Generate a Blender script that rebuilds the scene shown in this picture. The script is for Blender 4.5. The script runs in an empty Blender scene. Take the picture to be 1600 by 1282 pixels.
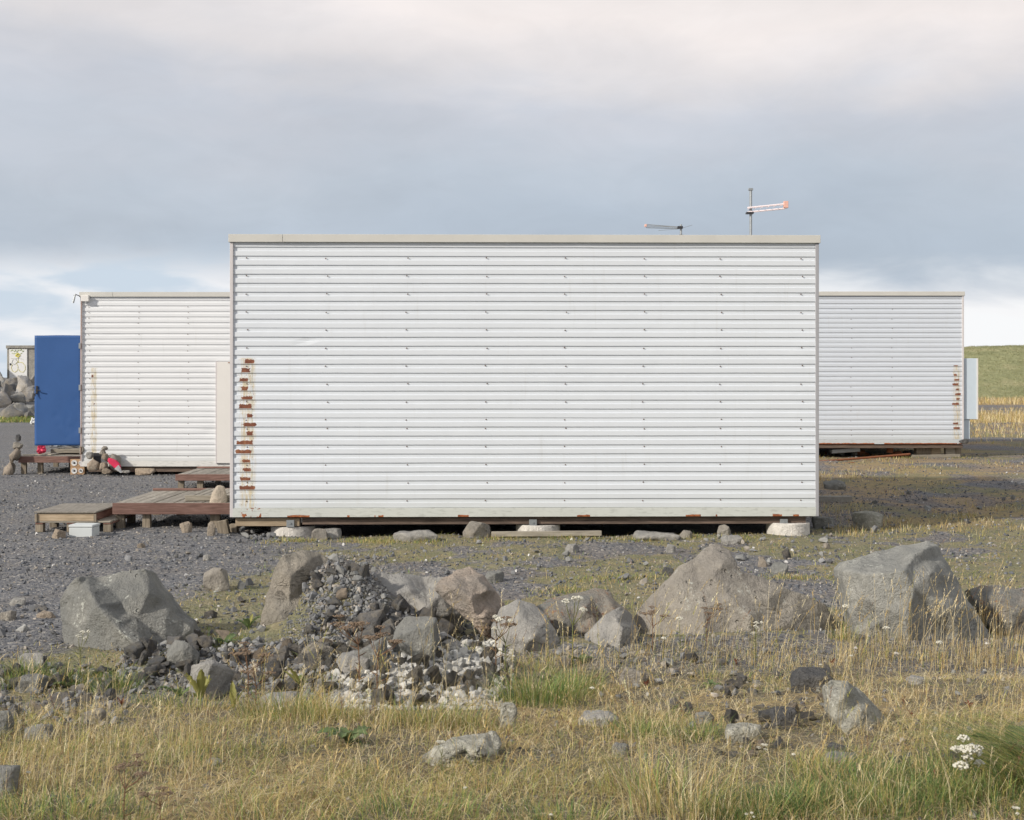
import bpy, bmesh, math, random
import numpy as np
from mathutils import Vector, Matrix, Euler, noise as mnoise
S = bpy.context.scene
COL = S.collection
random.seed(7); RNG = np.random.default_rng(7)
R = math.radians

# ------------------------------------------------------------------ camera
F = 2198.0; CAMZ = 1.74; HOR = 590.0         # focal length and horizon of the photograph (1600 px wide)
cam_d = bpy.data.cameras.new('camera'); cam = bpy.data.objects.new('camera', cam_d); COL.objects.link(cam)
cam.location = (0, 0, CAMZ); cam.rotation_euler = (R(90), 0, 0)
cam_d.sensor_width = 36; cam_d.lens = F/1600*36; cam_d.shift_y = -(641-HOR)/1600
cam_d.clip_start = .05; cam_d.clip_end = 6000
cam_d.dof.use_dof = True; cam_d.dof.focus_distance = 12.5; cam_d.dof.aperture_fstop = 14
S.camera = cam
# ------------------------------------------------------------------ sun + sky
SUN_AZ = math.atan2(.82, .57)               # light travels to the right and away from the camera
SUN_EL = R(28)
sl = bpy.data.lights.new('sun', 'SUN'); so = bpy.data.objects.new('sun', sl); COL.objects.link(so)
sl.energy = 3.9; sl.angle = R(2.5); sl.color = (1.0, .93, .83)
ldir = Vector((math.sin(SUN_AZ)*math.cos(SUN_EL), math.cos(SUN_AZ)*math.cos(SUN_EL), -math.sin(SUN_EL)))
so.rotation_euler = ldir.to_track_quat('-Z', 'Y').to_euler(); so.location = (-20, -15, 20)
S.view_settings.view_transform = 'Standard'; S.view_settings.look = 'None'
S.view_settings.exposure = 0.04; S.view_settings.gamma = 1; S.view_settings.use_curve_mapping = False
S.render.engine = 'CYCLES'

class NT:
    """tiny helper for building node trees"""
    def __init__(s, tree): s.t = tree
    def n(s, typ, **kw):
        nd = s.t.nodes.new(typ)
        for k, v in kw.items(): setattr(nd, k, v)
        return nd
    def put(s, sock, v):
        if v is None: return
        if isinstance(v, bpy.types.NodeSocket): s.t.links.new(v, sock)
        elif isinstance(v, bpy.types.Node): s.t.links.new(v.outputs[0], sock)
        else:
            if isinstance(v, (tuple, list)) and len(v) == 3 and sock.type == 'RGBA': v = (*v, 1)
            sock.default_value = v
    def m(s, op, a, b=None, c=None, clamp=False):
        nd = s.n('ShaderNodeMath', operation=op, use_clamp=clamp)
        s.put(nd.inputs[0], a); s.put(nd.inputs[1], b); s.put(nd.inputs[2], c)
        return nd.outputs[0]
    def mix(s, f, a, b, mode='MIX'):
        nd = s.n('ShaderNodeMix', data_type='RGBA', blend_type=mode)
        s.put(nd.inputs[0], f); s.put(nd.inputs[6], a); s.put(nd.inputs[7], b)
        return nd.outputs[2]
    def ramp(s, f, stops, interp='LINEAR'):
        nd = s.n('ShaderNodeValToRGB'); cr = nd.color_ramp; cr.interpolation = interp
        while len(cr.elements) < len(stops): cr.elements.new(.5)
        for e, (p, c) in zip(cr.elements, stops):
            e.position = p; e.color = (*c, 1) if isinstance(c, (tuple, list)) else (c, c, c, 1)
        s.put(nd.inputs[0], f); return nd.outputs[0]
    def sm(s, x, a, b):                       # smoothstep a..b -> 0..1
        nd = s.n('ShaderNodeMapRange', interpolation_type='SMOOTHSTEP')
        s.put(nd.inputs[0], x); nd.inputs[1].default_value = a; nd.inputs[2].default_value = b
        return nd.outputs[0]
    def noise(s, vec, scale, detail=4, rough=.55, dist=0, col=False):
        nd = s.n('ShaderNodeTexNoise'); s.put(nd.inputs['Vector'], vec)
        nd.inputs['Scale'].default_value = scale; nd.inputs['Detail'].default_value = detail
        nd.inputs['Roughness'].default_value = rough; nd.inputs['Distortion'].default_value = dist
        return nd.outputs['Color' if col else 'Fac']
    def vor(s, vec, scale, feature='F1', out='Distance', rnd=1):
        nd = s.n('ShaderNodeTexVoronoi', feature=feature); s.put(nd.inputs['Vector'], vec)
        nd.inputs['Scale'].default_value = scale; nd.inputs['Randomness'].default_value = rnd
        return nd.outputs[out]
    def sep(s, v):
        nd = s.n('ShaderNodeSeparateXYZ'); s.put(nd.inputs[0], v); return nd.outputs
    def comb(s, x, y, z):
        nd = s.n('ShaderNodeCombineXYZ')
        for i, v in enumerate((x, y, z)): s.put(nd.inputs[i], v)
        return nd.outputs[0]
    def bump(s, h, strength=.3, dist=.01, normal=None):
        nd = s.n('ShaderNodeBump'); nd.inputs['Strength'].default_value = strength
        nd.inputs['Distance'].default_value = dist; s.put(nd.inputs['Height'], h); s.put(nd.inputs['Normal'], normal)
        return nd.outputs[0]

w = bpy.data.worlds.new('World'); S.world = w; w.use_nodes = True
t = w.node_tree; t.nodes.clear(); k = NT(t)
out = k.n('ShaderNodeOutputWorld')
sky = k.n('ShaderNodeTexSky', sky_type='NISHITA', sun_disc=False)
sky.sun_elevation = SUN_EL; sky.sun_rotation = SUN_AZ + math.pi
bgs = k.n('ShaderNodeBackground'); k.put(bgs.inputs[0], sky); bgs.inputs[1].default_value = .10
tc = k.n('ShaderNodeTexCoord').outputs['Generated']
x, y, z = k.sep(tc)
flat = k.comb(x, y, k.m('MULTIPLY', z, 2.6))
nA = k.noise(flat, 2.6, 5, .5, .3); nB = k.noise(flat, 6.0, 5, .55, .5); nC = k.noise(k.comb(x, y, k.m('MULTIPLY', z, 3.4)), 11, 5, .5, .3)
nM = k.noise(flat, 4.2, 4, .5)
el = k.m('ADD', z, k.m('MULTIPLY', k.m('SUBTRACT', nA, .5), .16))
el = k.m('ADD', el, k.m('MULTIPLY', k.m('SUBTRACT', nB, .5), .07))
side = k.sm(x, -.35, .30)
el = k.m('ADD', el, k.m('MULTIPLY', k.m('MULTIPLY', k.m('SUBTRACT', side, .5), .05), k.sm(z, .14, .22)))
body = k.ramp(k.m('MULTIPLY', el, 2.5), [(.0, (.47, .545, .645)), (.22, (.46, .525, .61)), (.34, (.51, .565, .64)), (.46, (.58, .605, .665)),
              (.56, (.73, .705, .715)), (.66, (.87, .81, .79)), (.85, (.82, .785, .77)), (1, (.72, .71, .73))])
mm = k.m('ADD', .82, k.m('MULTIPLY', nM, .38)); body = k.mix(1, body, k.comb(mm, mm, mm), 'MULTIPLY')
edge = k.m('ADD', k.m('ADD', z, k.m('MULTIPLY', k.m('SUBTRACT', nC, .5), .045)), k.m('MULTIPLY', k.sm(x, .0, .34), .020))
cover = k.sm(edge, .066, .098)
right = k.sm(x, .02, .24)
lowc = k.mix(right, (.60, .69, .79), (.93, .94, .955))
wisps = k.sm(nC, .42, .66)
lowc = k.mix(k.m('MULTIPLY', wisps, .85), lowc, (.92, .915, .93))
rb = k.m('MULTIPLY', k.m('MULTIPLY', k.sm(x, .0, .2), k.sm(z, .155, .115)), .10); body = k.mix(rb, body, (.30, .36, .42))
fw = k.m('ADD', .94, k.m('MULTIPLY', k.noise(k.comb(x, y, k.m('MULTIPLY', z, 2.2)), 16, 7, .62, 1.0), .13)); body = k.mix(1, body, k.comb(fw, fw, fw), 'MULTIPLY')
cl = k.mix(cover, lowc, body)
cl = k.mix(k.sm(z, .34, .60), cl, (.64, .645, .68))
bgc = k.n('ShaderNodeBackground'); k.put(bgc.inputs[0], cl); bgc.inputs[1].default_value = 1.0
gap = k.m('MULTIPLY', k.sm(z, .35, .6), k.m('MULTIPLY', k.sm(nA, .5, .65), .7))
gap = k.m('ADD', gap, .03)
mx = k.n('ShaderNodeMixShader'); k.put(mx.inputs[0], gap)
t.links.new(bgc.outputs[0], mx.inputs[1]); t.links.new(bgs.outputs[0], mx.inputs[2]); t.links.new(mx.outputs[0], out.inputs[0])

# ------------------------------------------------------------------ helpers
def tag(o, label=None, cat=None, group=None, kind=None):
    if label: o['label'] = label
    if cat: o['category'] = cat
    if group: o['group'] = group
    if kind: o['kind'] = kind
    return o
def empty(name, loc=(0, 0, 0), rz=0, label=None, cat=None, group=None):
    o = bpy.data.objects.new(name, None); COL.objects.link(o); o.location = loc; o.rotation_euler = (0, 0, rz)
    o.empty_display_size = .1
    return tag(o, label, cat, group)
def meshobj(name, me, mat=None, parent=None, smooth=False):
    o = bpy.data.objects.new(name, me); COL.objects.link(o)
    if mat and not me.materials: me.materials.append(mat)
    if parent: o.parent = parent
    if smooth: me.polygons.foreach_set('use_smooth', [True]*len(me.polygons))
    return o
def from_bm(name, bm, mat=None, parent=None, smooth=False, recalc=True):
    if recalc: bmesh.ops.recalc_face_normals(bm, faces=bm.faces)
    me = bpy.data.meshes.new(name); bm.to_mesh(me); bm.free()
    return meshobj(name, me, mat, parent, smooth)
def np_mesh(name, V, Fc, cols=None, smooth=False):
    """V (n,3); Fc list of arrays, each (m,k)"""
    me = bpy.data.meshes.new(name)
    V = np.asarray(V, np.float32); me.vertices.add(len(V)); me.vertices.foreach_set('co', V.ravel())
    idx = np.concatenate([f.ravel() for f in Fc]).astype(np.int32)
    tot = np.concatenate([np.full(len(f), f.shape[1], np.int32) for f in Fc])
    st = np.concatenate([[0], np.cumsum(tot)[:-1]]).astype(np.int32)
    me.loops.add(len(idx)); me.loops.foreach_set('vertex_index', idx)
    me.polygons.add(len(tot)); me.polygons.foreach_set('loop_start', st); me.polygons.foreach_set('loop_total', tot)
    me.polygons.foreach_set('use_smooth', np.full(len(tot), bool(smooth)))
    if cols is not None:
        a = me.color_attributes.new('col', 'FLOAT_COLOR', 'POINT')
        c = np.ones((len(V), 4), np.float32); c[:, :3] = cols; a.data.foreach_set('color', c.ravel())
    me.update(calc_edges=True); me.validate(); me.polygons.foreach_set('use_smooth', np.full(len(me.polygons), bool(smooth)))
    return me
def add_box(bm, x0, x1, y0, y1, z0, z1, rot=None, bev=0.0):
    c = Vector(((x0+x1)/2, (y0+y1)/2, (z0+z1)/2))
    m = Matrix.Translation(c)
    if rot is not None: m = m @ rot
    r = bmesh.ops.create_cube(bm, size=1, matrix=m @ Matrix.Diagonal((abs(x1-x0), abs(y1-y0), abs(z1-z0), 1)))
    if bev:
        es = list({e for v in r['verts'] for e in v.link_edges})
        bmesh.ops.bevel(bm, geom=es, offset=bev, segments=1, affect='EDGES')
def box_obj(name, dims, mat, parent=None, rot=None, bev=.003):
    bm = bmesh.new(); add_box(bm, *dims, rot=rot, bev=bev); return from_bm(name, bm, mat, parent)
def add_tube(bm, pts, rad, seg=6, cap=True):
    pts = [Vector(p) for p in pts]
    rad = rad if isinstance(rad, (list, tuple)) else [rad]*len(pts)
    rings = []
    for i, p in enumerate(pts):
        d = (pts[min(i+1, len(pts)-1)]-pts[max(i-1, 0)]).normalized()
        a = d.orthogonal().normalized() if abs(d.z) > .95 or True else None
        up = Vector((0, 0, 1)) if abs(d.z) < .9 else Vector((1, 0, 0))
        a = d.cross(up).normalized(); b = d.cross(a)
        rings.append([bm.verts.new(p+(a*math.cos(q*2*math.pi/seg)+b*math.sin(q*2*math.pi/seg))*rad[i]) for q in range(seg)])
    for i in range(len(rings)-1):
        for q in range(seg):
            bm.faces.new((rings[i][q], rings[i][(q+1) % seg], rings[i+1][(q+1) % seg], rings[i+1][q]))
    if cap:
        bm.faces.new(rings[0][::-1]); bm.faces.new(rings[-1])
def tube_obj(name, pts, rad, mat, parent=None, seg=8):
    bm = bmesh.new(); add_tube(bm, pts, rad, seg); return from_bm(name, bm, mat, parent, smooth=False)
def lathe(bm, prof, seg=24, center=(0, 0, 0)):
    rings = []
    for r, z_ in prof:
        rings.append([bm.verts.new((center[0]+r*math.cos(q*2*math.pi/seg), center[1]+r*math.sin(q*2*math.pi/seg), center[2]+z_)) for q in range(seg)])
    for i in range(len(rings)-1):
        for q in range(seg): bm.faces.new((rings[i][q], rings[i][(q+1) % seg], rings[i+1][(q+1) % seg], rings[i+1][q]))
    bm.faces.new(rings[0][::-1]); bm.faces.new(rings[-1])
def copy_thing(root, loc, rz=0, scale=1, label=None, group=None):
    r = root.copy(); COL.objects.link(r); r.location = loc; r.rotation_euler = (0, 0, rz); r.scale = (scale,)*3
    if label: r['label'] = label
    if group: r['group'] = group
    for ch in list(root.children):
        c = ch.copy(); COL.objects.link(c); c.parent = r
        for g in ch.children:
            d = g.copy(); COL.objects.link(d); d.parent = c
    return r
def at(px, py, Y): return Vector(((px-800)/F*Y, Y, CAMZ-(py-HOR)/F*Y))

def _hash(i, j, s):
    n = np.sin(i*127.1+j*311.7+s*74.7)*43758.5453
    return n-np.floor(n)
def vn(x, y, s=0):
    """value noise -1..1, numpy"""
    x = np.asarray(x, float); y = np.asarray(y, float)
    i = np.floor(x); j = np.floor(y); fx = x-i; fy = y-j
    fx = fx*fx*(3-2*fx); fy = fy*fy*(3-2*fy)
    a = _hash(i, j, s); b = _hash(i+1, j, s); c = _hash(i, j+1, s); d = _hash(i+1, j+1, s)
    return ((a+(b-a)*fx)*(1-fy)+(c+(d-c)*fx)*fy)*2-1
def sst(x): x = np.clip(x, 0, 1); return x*x*(3-2*x)
BUMPS = [(-1.80, 8.65, .10, .55, .35), (-1.19, 9.50, .42, .38, .42), (-.94, 9.12, .25, .50, .38), (-.60, 8.12, .22, .58, .38),
         (2.2, 7.2, .08, .8, .6), (1.6, 8.9, .10, 1.6, .5), (-2.6, 7.9, -.05, .8, .5), (0.2, 8.9, .05, .6, .3), (-1.9, 16.6, -.0, 1, 1)]
def H(x, y):
    x = np.asarray(x, float); y = np.asarray(y, float)
    z = .27*sst((8.3-y)/4.0) + .13*sst((x-.3)/2.2)*sst((8.6-y)/3.0)
    z = z + .10*sst((y-22)/6)*sst((x-2)/3)
    near = np.clip(1.2-y/60, .25, 1)
    z = z + near*(.022*vn(x*1.1, y*1.1, 1)+.012*vn(x*2.9, y*2.9, 2)) + .006*vn(x*9, y*9, 3)*(y < 30)
    for bx, by, a, rx, ry in BUMPS:
        z = z + a*np.exp(-((x-bx)/rx)**2-((y-by)/ry)**2)
    z = z + 1.05*sst((y-56)/16)*sst((-x-13)/5) + .35*sst((y-60)/12)*vn(x*.3, y*.3, 5)*sst((-x-13)/5)
    z = z - .16*sst((1.0-np.abs(y-18.2)/2.75)*3)*sst((3.2-np.abs(x))*2)     # scraped hollow under the front unit
    return z
_YG = 2.5*1.013**np.arange(320)
def GB_(px, py):
    """points where the rays through pixels meet the ground, arrays (n,3)"""
    px = np.atleast_1d(np.asarray(px, float)); py = np.atleast_1d(np.asarray(py, float)); res = np.empty((len(px), 3))
    for a in range(0, len(px), 2000):
        u = (px[a:a+2000]-800)/F; v = (py[a:a+2000]-HOR)/F
        X = u[:, None]*_YG; Z = CAMZ-v[:, None]*_YG; D = Z-H(X, np.broadcast_to(_YG, X.shape))
        i = np.argmax(D < 0, axis=1); i = np.where(i == 0, len(_YG)-1, i)
        r_ = np.arange(len(i)); d0 = D[r_, i-1]; d1 = D[r_, i]; t_ = np.clip(d0/(d0-d1+1e-9), 0, 1)
        Y = _YG[i-1]+(_YG[i]-_YG[i-1])*t_; X = u*Y; res[a:a+2000] = np.stack([X, Y, H(X, Y)], 1)
    return res
def G(px, py): return Vector(GB_(px, py)[0])

# ------------------------------------------------------------------ materials
def new_mat(name):
    m_ = bpy.data.materials.new(name); m_.use_nodes = True; nt = m_.node_tree; nt.nodes.clear()
    kk = NT(nt); o = kk.n('ShaderNodeOutputMaterial'); b = kk.n('ShaderNodeBsdfPrincipled')
    nt.links.new(b.outputs[0], o.inputs[0]); b.inputs['Roughness'].default_value = .8
    b.inputs['Specular IOR Level'].default_value = .3
    return m_, kk, b
def obj_co(kk): return kk.n('ShaderNodeTexCoord').outputs['Object']
def simple(name, col, rough=.7, metal=0, var=.15, scale=8, bump=.15):
    m_, kk, b = new_mat(name); co = obj_co(kk)
    n1 = kk.noise(co, scale, 5)
    f = kk.m('ADD', kk.m('MULTIPLY', kk.m('SUBTRACT', n1, .5), 2*var), 1)
    c = kk.mix(1, (*col, 1), kk.comb(f, f, f), 'MULTIPLY')
    kk.put(b.inputs['Base Color'], c); b.inputs['Roughness'].default_value = rough; b.inputs['Metallic'].default_value = metal
    if bump: kk.put(b.inputs['Normal'], kk.bump(kk.noise(co, scale*6, 4), bump, .01))
    return m_

PITCH = .0985
def clad_mat(name, base, rust_x=None, rust_top=1.7, rust_amt=.5, thin=False, flip=False):
    """painted steel sheet; object coordinates: x along the wall from its left end, z up from its bottom"""
    m_, kk, b = new_mat(name); co = obj_co(kk); x, y, z = kk.sep(co)
    n1 = kk.noise(co, 1.3, 4); n2 = kk.noise(kk.comb(kk.m('MULTIPLY', x, 9), y, kk.m('MULTIPLY', z, .7)), 1.5, 5, .6)
    sheet = kk.noise(kk.comb(kk.m('MULTIPLY', x, .25), 0, kk.m('FLOOR', kk.m('DIVIDE', z, PITCH))), 3.7, 0)
    c = kk.mix(kk.m('MULTIPLY', n1, .35), base, tuple(v*.86 for v in base))
    c = kk.mix(kk.m('MULTIPLY', kk.sm(n2, .56, .82), .22), c, (.42, .40, .34))
    c = kk.mix(kk.m('MULTIPLY', sheet, .12), c, (.62, .66, .66))
    # splashed dirt near the ground
    low = kk.m('MULTIPLY', kk.sm(z, .42, .0), kk.m('ADD', .15, kk.m('MULTIPLY', n1, .7)))
    c = kk.mix(kk.m('MULTIPLY', low, .55), c, (.44, .45, .38))
    scr = kk.noise(kk.comb(kk.m('MULTIPLY', x, 2), y, kk.m('MULTIPLY', z, 30)), 3.0, 6, .7)
    c = kk.mix(kk.m('MULTIPLY', kk.sm(scr, .63, .75), .22), c, (.30, .31, .31))
    if rust_x:
        a, bb = rust_x
        cell = kk.m('FLOOR', kk.m('DIVIDE', z, PITCH)); fr = kk.m('FRACT', kk.m('DIVIDE', z, PITCH))
        def wn(o_):
            nd = kk.n('ShaderNodeTexWhiteNoise', noise_dimensions='1D'); kk.put(nd.inputs['W'], kk.m('ADD', cell, o_)); return nd.outputs['Value']
        rn = wn(.13); rn2 = wn(40.3)
        wob = kk.m('MULTIPLY', kk.m('SUBTRACT', kk.noise(co, 30, 4), .5), .08)
        xc = kk.m('ADD', x, wob)
        cen = kk.m('ADD', (a+bb)/2, kk.m('MULTIPLY', kk.m('SUBTRACT', rn, .5), (bb-a)*.55))
        half = kk.m('ADD', (bb-a)*(.03 if thin else .17), kk.m('MULTIPLY', rn2, (bb-a)*(.16 if thin else .34)))
        inx = kk.m('LESS_THAN', kk.m('ABSOLUTE', kk.m('SUBTRACT', xc, cen)), half)
        crest = kk.m('MULTIPLY', kk.m('GREATER_THAN', fr, .06), kk.m('LESS_THAN', kk.m('ADD', kk.m('ADD', fr, kk.m('MULTIPLY', wob, 6)), kk.m('MULTIPLY', wn(7.7), .16)), .55))
        on = kk.m('LESS_THAN', wn(91.2), rust_amt)
        zlim = kk.m('MULTIPLY', kk.m('LESS_THAN', z, rust_top), kk.m('GREATER_THAN', z, .27))
        core = kk.m('MULTIPLY', kk.m('MULTIPLY', inx, crest), kk.m('MULTIPLY', on, zlim))
        spots = kk.m('MULTIPLY', kk.m('GREATER_THAN', kk.noise(co, 55, 3), .66), kk.m('LESS_THAN', kk.m('ABSOLUTE', kk.m('SUBTRACT', xc, (a+bb)/2)), (bb-a)*.62))
        spots = kk.m('MULTIPLY', spots, kk.m('LESS_THAN', z, rust_top))
        halo = kk.m('MULTIPLY', kk.sm(kk.m('ABSOLUTE', kk.m('SUBTRACT', xc, kk.m('ADD', (a+bb)/2, .02))), (bb-a)*.62, (bb-a)*.25), kk.m('LESS_THAN', z, rust_top))
        stn = kk.noise(kk.comb(kk.m('MULTIPLY', x, 30), y, kk.m('MULTIPLY', z, 4)), 1.5, 4)
        c = kk.mix(kk.m('MULTIPLY', halo, kk.m('MULTIPLY', kk.sm(stn, .36, .62), .75)), c, (.56, .46, .27))
        c = kk.mix(kk.m('MULTIPLY', kk.sm(kk.m('ABSOLUTE', kk.m('SUBTRACT', x, bb-.015)), .012, .004), kk.m('MULTIPLY', halo, .25)), c, (.3, .35, .3))
        rustc = kk.ramp(kk.noise(co, 25, 4), [(.3, (.13, .045, .03)), (.55, (.23, .085, .045)), (.75, (.36, .18, .085))])
        c = kk.mix(kk.m('MAXIMUM', core, kk.m('MULTIPLY', spots, .75)), c, rustc)
    kk.put(b.inputs['Base Color'], c); b.inputs['Roughness'].default_value = .52
    b.inputs['Specular IOR Level'].default_value = .35
    kk.put(b.inputs['Normal'], kk.bump(kk.noise(co, 2.2, 3), .12, .05))
    return m_
def flash_mat(name, base, thresh=.56):
    m_, kk, b = new_mat(name); co = obj_co(kk); x, y, z = kk.sep(co)
    n1 = kk.noise(kk.comb(kk.m('MULTIPLY', x, 1.6), 0, 0), 1.4, 3, .6); n2 = kk.noise(co, 14, 4)
    c = kk.mix(kk.m('MULTIPLY', n2, .5), base, tuple(v*.78 for v in base))
    c = kk.mix(kk.m('MULTIPLY', kk.sm(kk.noise(kk.comb(kk.m('MULTIPLY', x, 3), 0, kk.m('MULTIPLY', z, 14)), 3, 5), .5, .7), .5), c, (.33, .34, .31))
    edge = kk.m('ADD', z, kk.m('MULTIPLY', kk.m('SUBTRACT', n2, .5), .03))
    r_ = kk.m('MULTIPLY', kk.m('LESS_THAN', edge, .020), kk.m('GREATER_THAN', n1, thresh))
    r2 = kk.m('MULTIPLY', kk.m('LESS_THAN', kk.m('ABSOLUTE', kk.m('SUBTRACT', x, .20)), .11), kk.m('GREATER_THAN', kk.noise(co, 22, 4), .55))
    rustc = kk.ramp(kk.noise(co, 25, 4), [(.3, (.16, .05, .025)), (.6, (.38, .13, .05)), (.8, (.5, .25, .1))])
    c = kk.mix(kk.m('MAXIMUM', r_, r2), c, rustc)
    kk.put(b.inputs['Base Color'], c); b.inputs['Roughness'].default_value = .6
    return m_
def wood_mat(name, a, b_, axis='y', scale=6):
    m_, kk, b = new_mat(name); co = kk.n('ShaderNodeTexCoord').outputs['Object']
    oi = kk.n('ShaderNodeObjectInfo').outputs['Random']
    x, y, z = kk.sep(co)
    x2 = kk.m('ADD', x, kk.m('MULTIPLY', oi, 13)); q = .08
    v = {'x': kk.comb(kk.m('MULTIPLY', x2, q), y, z), 'y': kk.comb(x2, kk.m('MULTIPLY', y, q), z), 'z': kk.comb(x2, y, kk.m('MULTIPLY', z, q))}[axis]
    g = kk.noise(v, scale*9, 5, .65); g2 = kk.noise(co, 3, 3)
    c = kk.ramp(g, [(.3, tuple(q_*.6 for q_ in a)), (.5, a), (.72, b_)])
    tint = kk.m('ADD', .82, kk.m('MULTIPLY', oi, .36)); c = kk.mix(1, c, kk.comb(tint, tint, tint), 'MULTIPLY')
    c = kk.mix(kk.m('MULTIPLY', kk.sm(g2, .5, .7), .35), c, tuple(q_*.7 for q_ in b_))
    kk.put(b.inputs['Base Color'], c); b.inputs['Roughness'].default_value = .85
    kk.put(b.inputs['Normal'], kk.bump(g, .5, .006))
    return m_
def rock_mat(name, base, warm, lichen=.0, spot=(.55, .56, .50), pits=.0, vary=False, bs=1.0):
    bs = bs*1.5; m_, kk, b = new_mat(name); co = obj_co(kk)
    if vary:
        oi = kk.n('ShaderNodeObjectInfo').outputs['Random']
        off = kk.n('ShaderNodeVectorMath', operation='ADD'); kk.put(off.inputs[0], co); kk.put(off.inputs[1], kk.comb(kk.m('MULTIPLY', oi, 40), kk.m('MULTIPLY', oi, 17), 0)); co = off.outputs[0]
    n1 = kk.noise(co, 2.2, 5, .6); n2 = kk.noise(co, 14, 6, .65); n3 = kk.noise(co, 90, 3, .6)
    c = kk.mix(kk.sm(n1, .35, .65), base, warm)
    f = kk.m('ADD', .62, kk.m('MULTIPLY', n2, .8)); c = kk.mix(1, c, kk.comb(f, f, f), 'MULTIPLY')
    f = kk.m('ADD', .74, kk.m('MULTIPLY', n3, .55)); c = kk.mix(1, c, kk.comb(f, f, f), 'MULTIPLY'); c = kk.mix(1, c, (1.12, 1.10, 1.07), 'MULTIPLY')
    if vary:
        v_ = kk.m('ADD', .72, kk.m('MULTIPLY', kk.m('FRACT', kk.m('MULTIPLY', oi, 7.31)), .62)); c = kk.mix(1, c, kk.comb(v_, v_, v_), 'MULTIPLY')
        c = kk.mix(kk.m('MULTIPLY', kk.m('FRACT', kk.m('MULTIPLY', oi, 31.7)), .45), c, kk.mix(1, c, (1.12, .97, .83), 'MULTIPLY'))
    if lichen:
        l1 = kk.noise(co, 5, 3); l2 = kk.noise(co, 34, 5, .7)
        msk = kk.m('MULTIPLY', kk.sm(l2, .54, .62), kk.sm(l1, .62-lichen*.3, .70-lichen*.2))
        c = kk.mix(kk.m('MULTIPLY', msk, .8), c, spot)
    crk = kk.noise(kk.comb(kk.m('MULTIPLY', kk.sep(co)[0], 1), kk.m('MULTIPLY', kk.sep(co)[1], 1), kk.m('MULTIPLY', kk.sep(co)[2], 2.4)), 5, 6, .6, 1.2); crk = kk.m('ABSOLUTE', kk.m('SUBTRACT', crk, .5)); cm = kk.sm(crk, .022, .0)
    cm = kk.m('MULTIPLY', cm, kk.sm(kk.noise(co, 1.7, 2), .55, .7)); c = kk.mix(kk.m('MULTIPLY', cm, .3), c, tuple(q*.5 for q in base))
    h = kk.m('ADD', kk.m('MULTIPLY', n2, 1.0), kk.m('MULTIPLY', n3, .35)); h = kk.m('SUBTRACT', h, kk.m('MULTIPLY', cm, .35))
    if pits:
        pv = kk.vor(co, 20); pm = kk.sm(pv, .30, .12); pm = kk.m('MULTIPLY', pm, kk.m('GREATER_THAN', kk.sep(kk.vor(co, 20, out='Color'))[0], 1-pits*.2))
        h = kk.m('SUBTRACT', h, kk.m('MULTIPLY', pm, .8))
    kk.put(b.inputs['Base Color'], c); b.inputs['Roughness'].default_value = .92; b.inputs['Specular IOR Level'].default_value = .2
    n5 = kk.noise(co, 5, 7, .72, .4); h = kk.m('ADD', h, kk.m('MULTIPLY', kk.m('ABSOLUTE', kk.m('SUBTRACT', n5, .5)), 1.6)); kk.put(b.inputs['Normal'], kk.bump(h, .6*bs, .035))
    return m_
def col_mat(name, rough=.8, trans=.25, varscale=0):
    m_, kk, b = new_mat(name)
    a = kk.n('ShaderNodeVertexColor'); a.layer_name = 'col'
    c = a.outputs[0]
    if varscale:
        n_ = kk.noise(kk.n('ShaderNodeTexCoord').outputs['Object'], varscale, 3)
        f = kk.m('ADD', .6, kk.m('MULTIPLY', n_, .8)); c = kk.mix(1, c, kk.comb(f, f, f), 'MULTIPLY')
        kk.put(b.inputs['Normal'], kk.bump(n_, .5, .01))
    kk.put(b.inputs['Base Color'], c); b.inputs['Roughness'].default_value = rough
    if trans:
        tr = kk.n('ShaderNodeBsdfTranslucent'); kk.put(tr.inputs[0], c); mxx = kk.n('ShaderNodeMixShader'); mxx.inputs[0].default_value = trans
        o = [n for n in m_.node_tree.nodes if n.type == 'OUTPUT_MATERIAL'][0]
        m_.node_tree.links.new(b.outputs[0], mxx.inputs[1]); m_.node_tree.links.new(tr.outputs[0], mxx.inputs[2]); m_.node_tree.links.new(mxx.outputs[0], o.inputs[0])
    return m_
M = {}
WHITE = (.70, .735, .78)
M['clad_front'] = clad_mat('clad_front', WHITE, (.055, .225), 1.74, .98)
M['clad_left'] = clad_mat('clad_left', (.76, .77, .785), (.13, .24), 1.75, .25, thin=True)
M['clad_right'] = clad_mat('clad_right', (.62, .66, .72), (6.20, 6.345), 1.6, .92)  # cooler, darker base: the shade on this wall is put into its colour
M['flash'] = flash_mat('flashing', (.60, .62, .58)); M['flash_l'] = flash_mat('flashing_left', (.72, .71, .68), .8); M['flash_r'] = flash_mat('flashing_right', (.55, .58, .60), .42)
M['trim'] = simple('cream_trim', (.57, .56, .52), .55, var=.1, scale=3, bump=0)
M['corner'] = simple('corner_trim', (.60, .57, .57), .5, var=.12, scale=4, bump=0)
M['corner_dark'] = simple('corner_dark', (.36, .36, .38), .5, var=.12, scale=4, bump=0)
M['roof'] = simple('roof_sheet', (.45, .45, .45), .6)
M['screw'] = simple('screw_head', (.12, .07, .055), .6, var=.4)
M['frame'] = wood_mat('frame_timber', (.14, .105, .085), (.25, .18, .14), 'x')
M['blue'] = simple('blue_paint', (.034, .098, .27), .5, var=.12, scale=3, bump=.05)
M['doorwhite'] = simple('cream_door', (.73, .705, .67), .6, var=.06, scale=2, bump=.03)
M['bluegrey'] = simple('pale_blue_paint', (.55, .63, .70), .55, var=.06, bump=.03)  # white side cabinet, its bluish shade mixed into the base colour
M['steel'] = simple('galvanised', (.33, .35, .36), .45, .5, var=.2)
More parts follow.
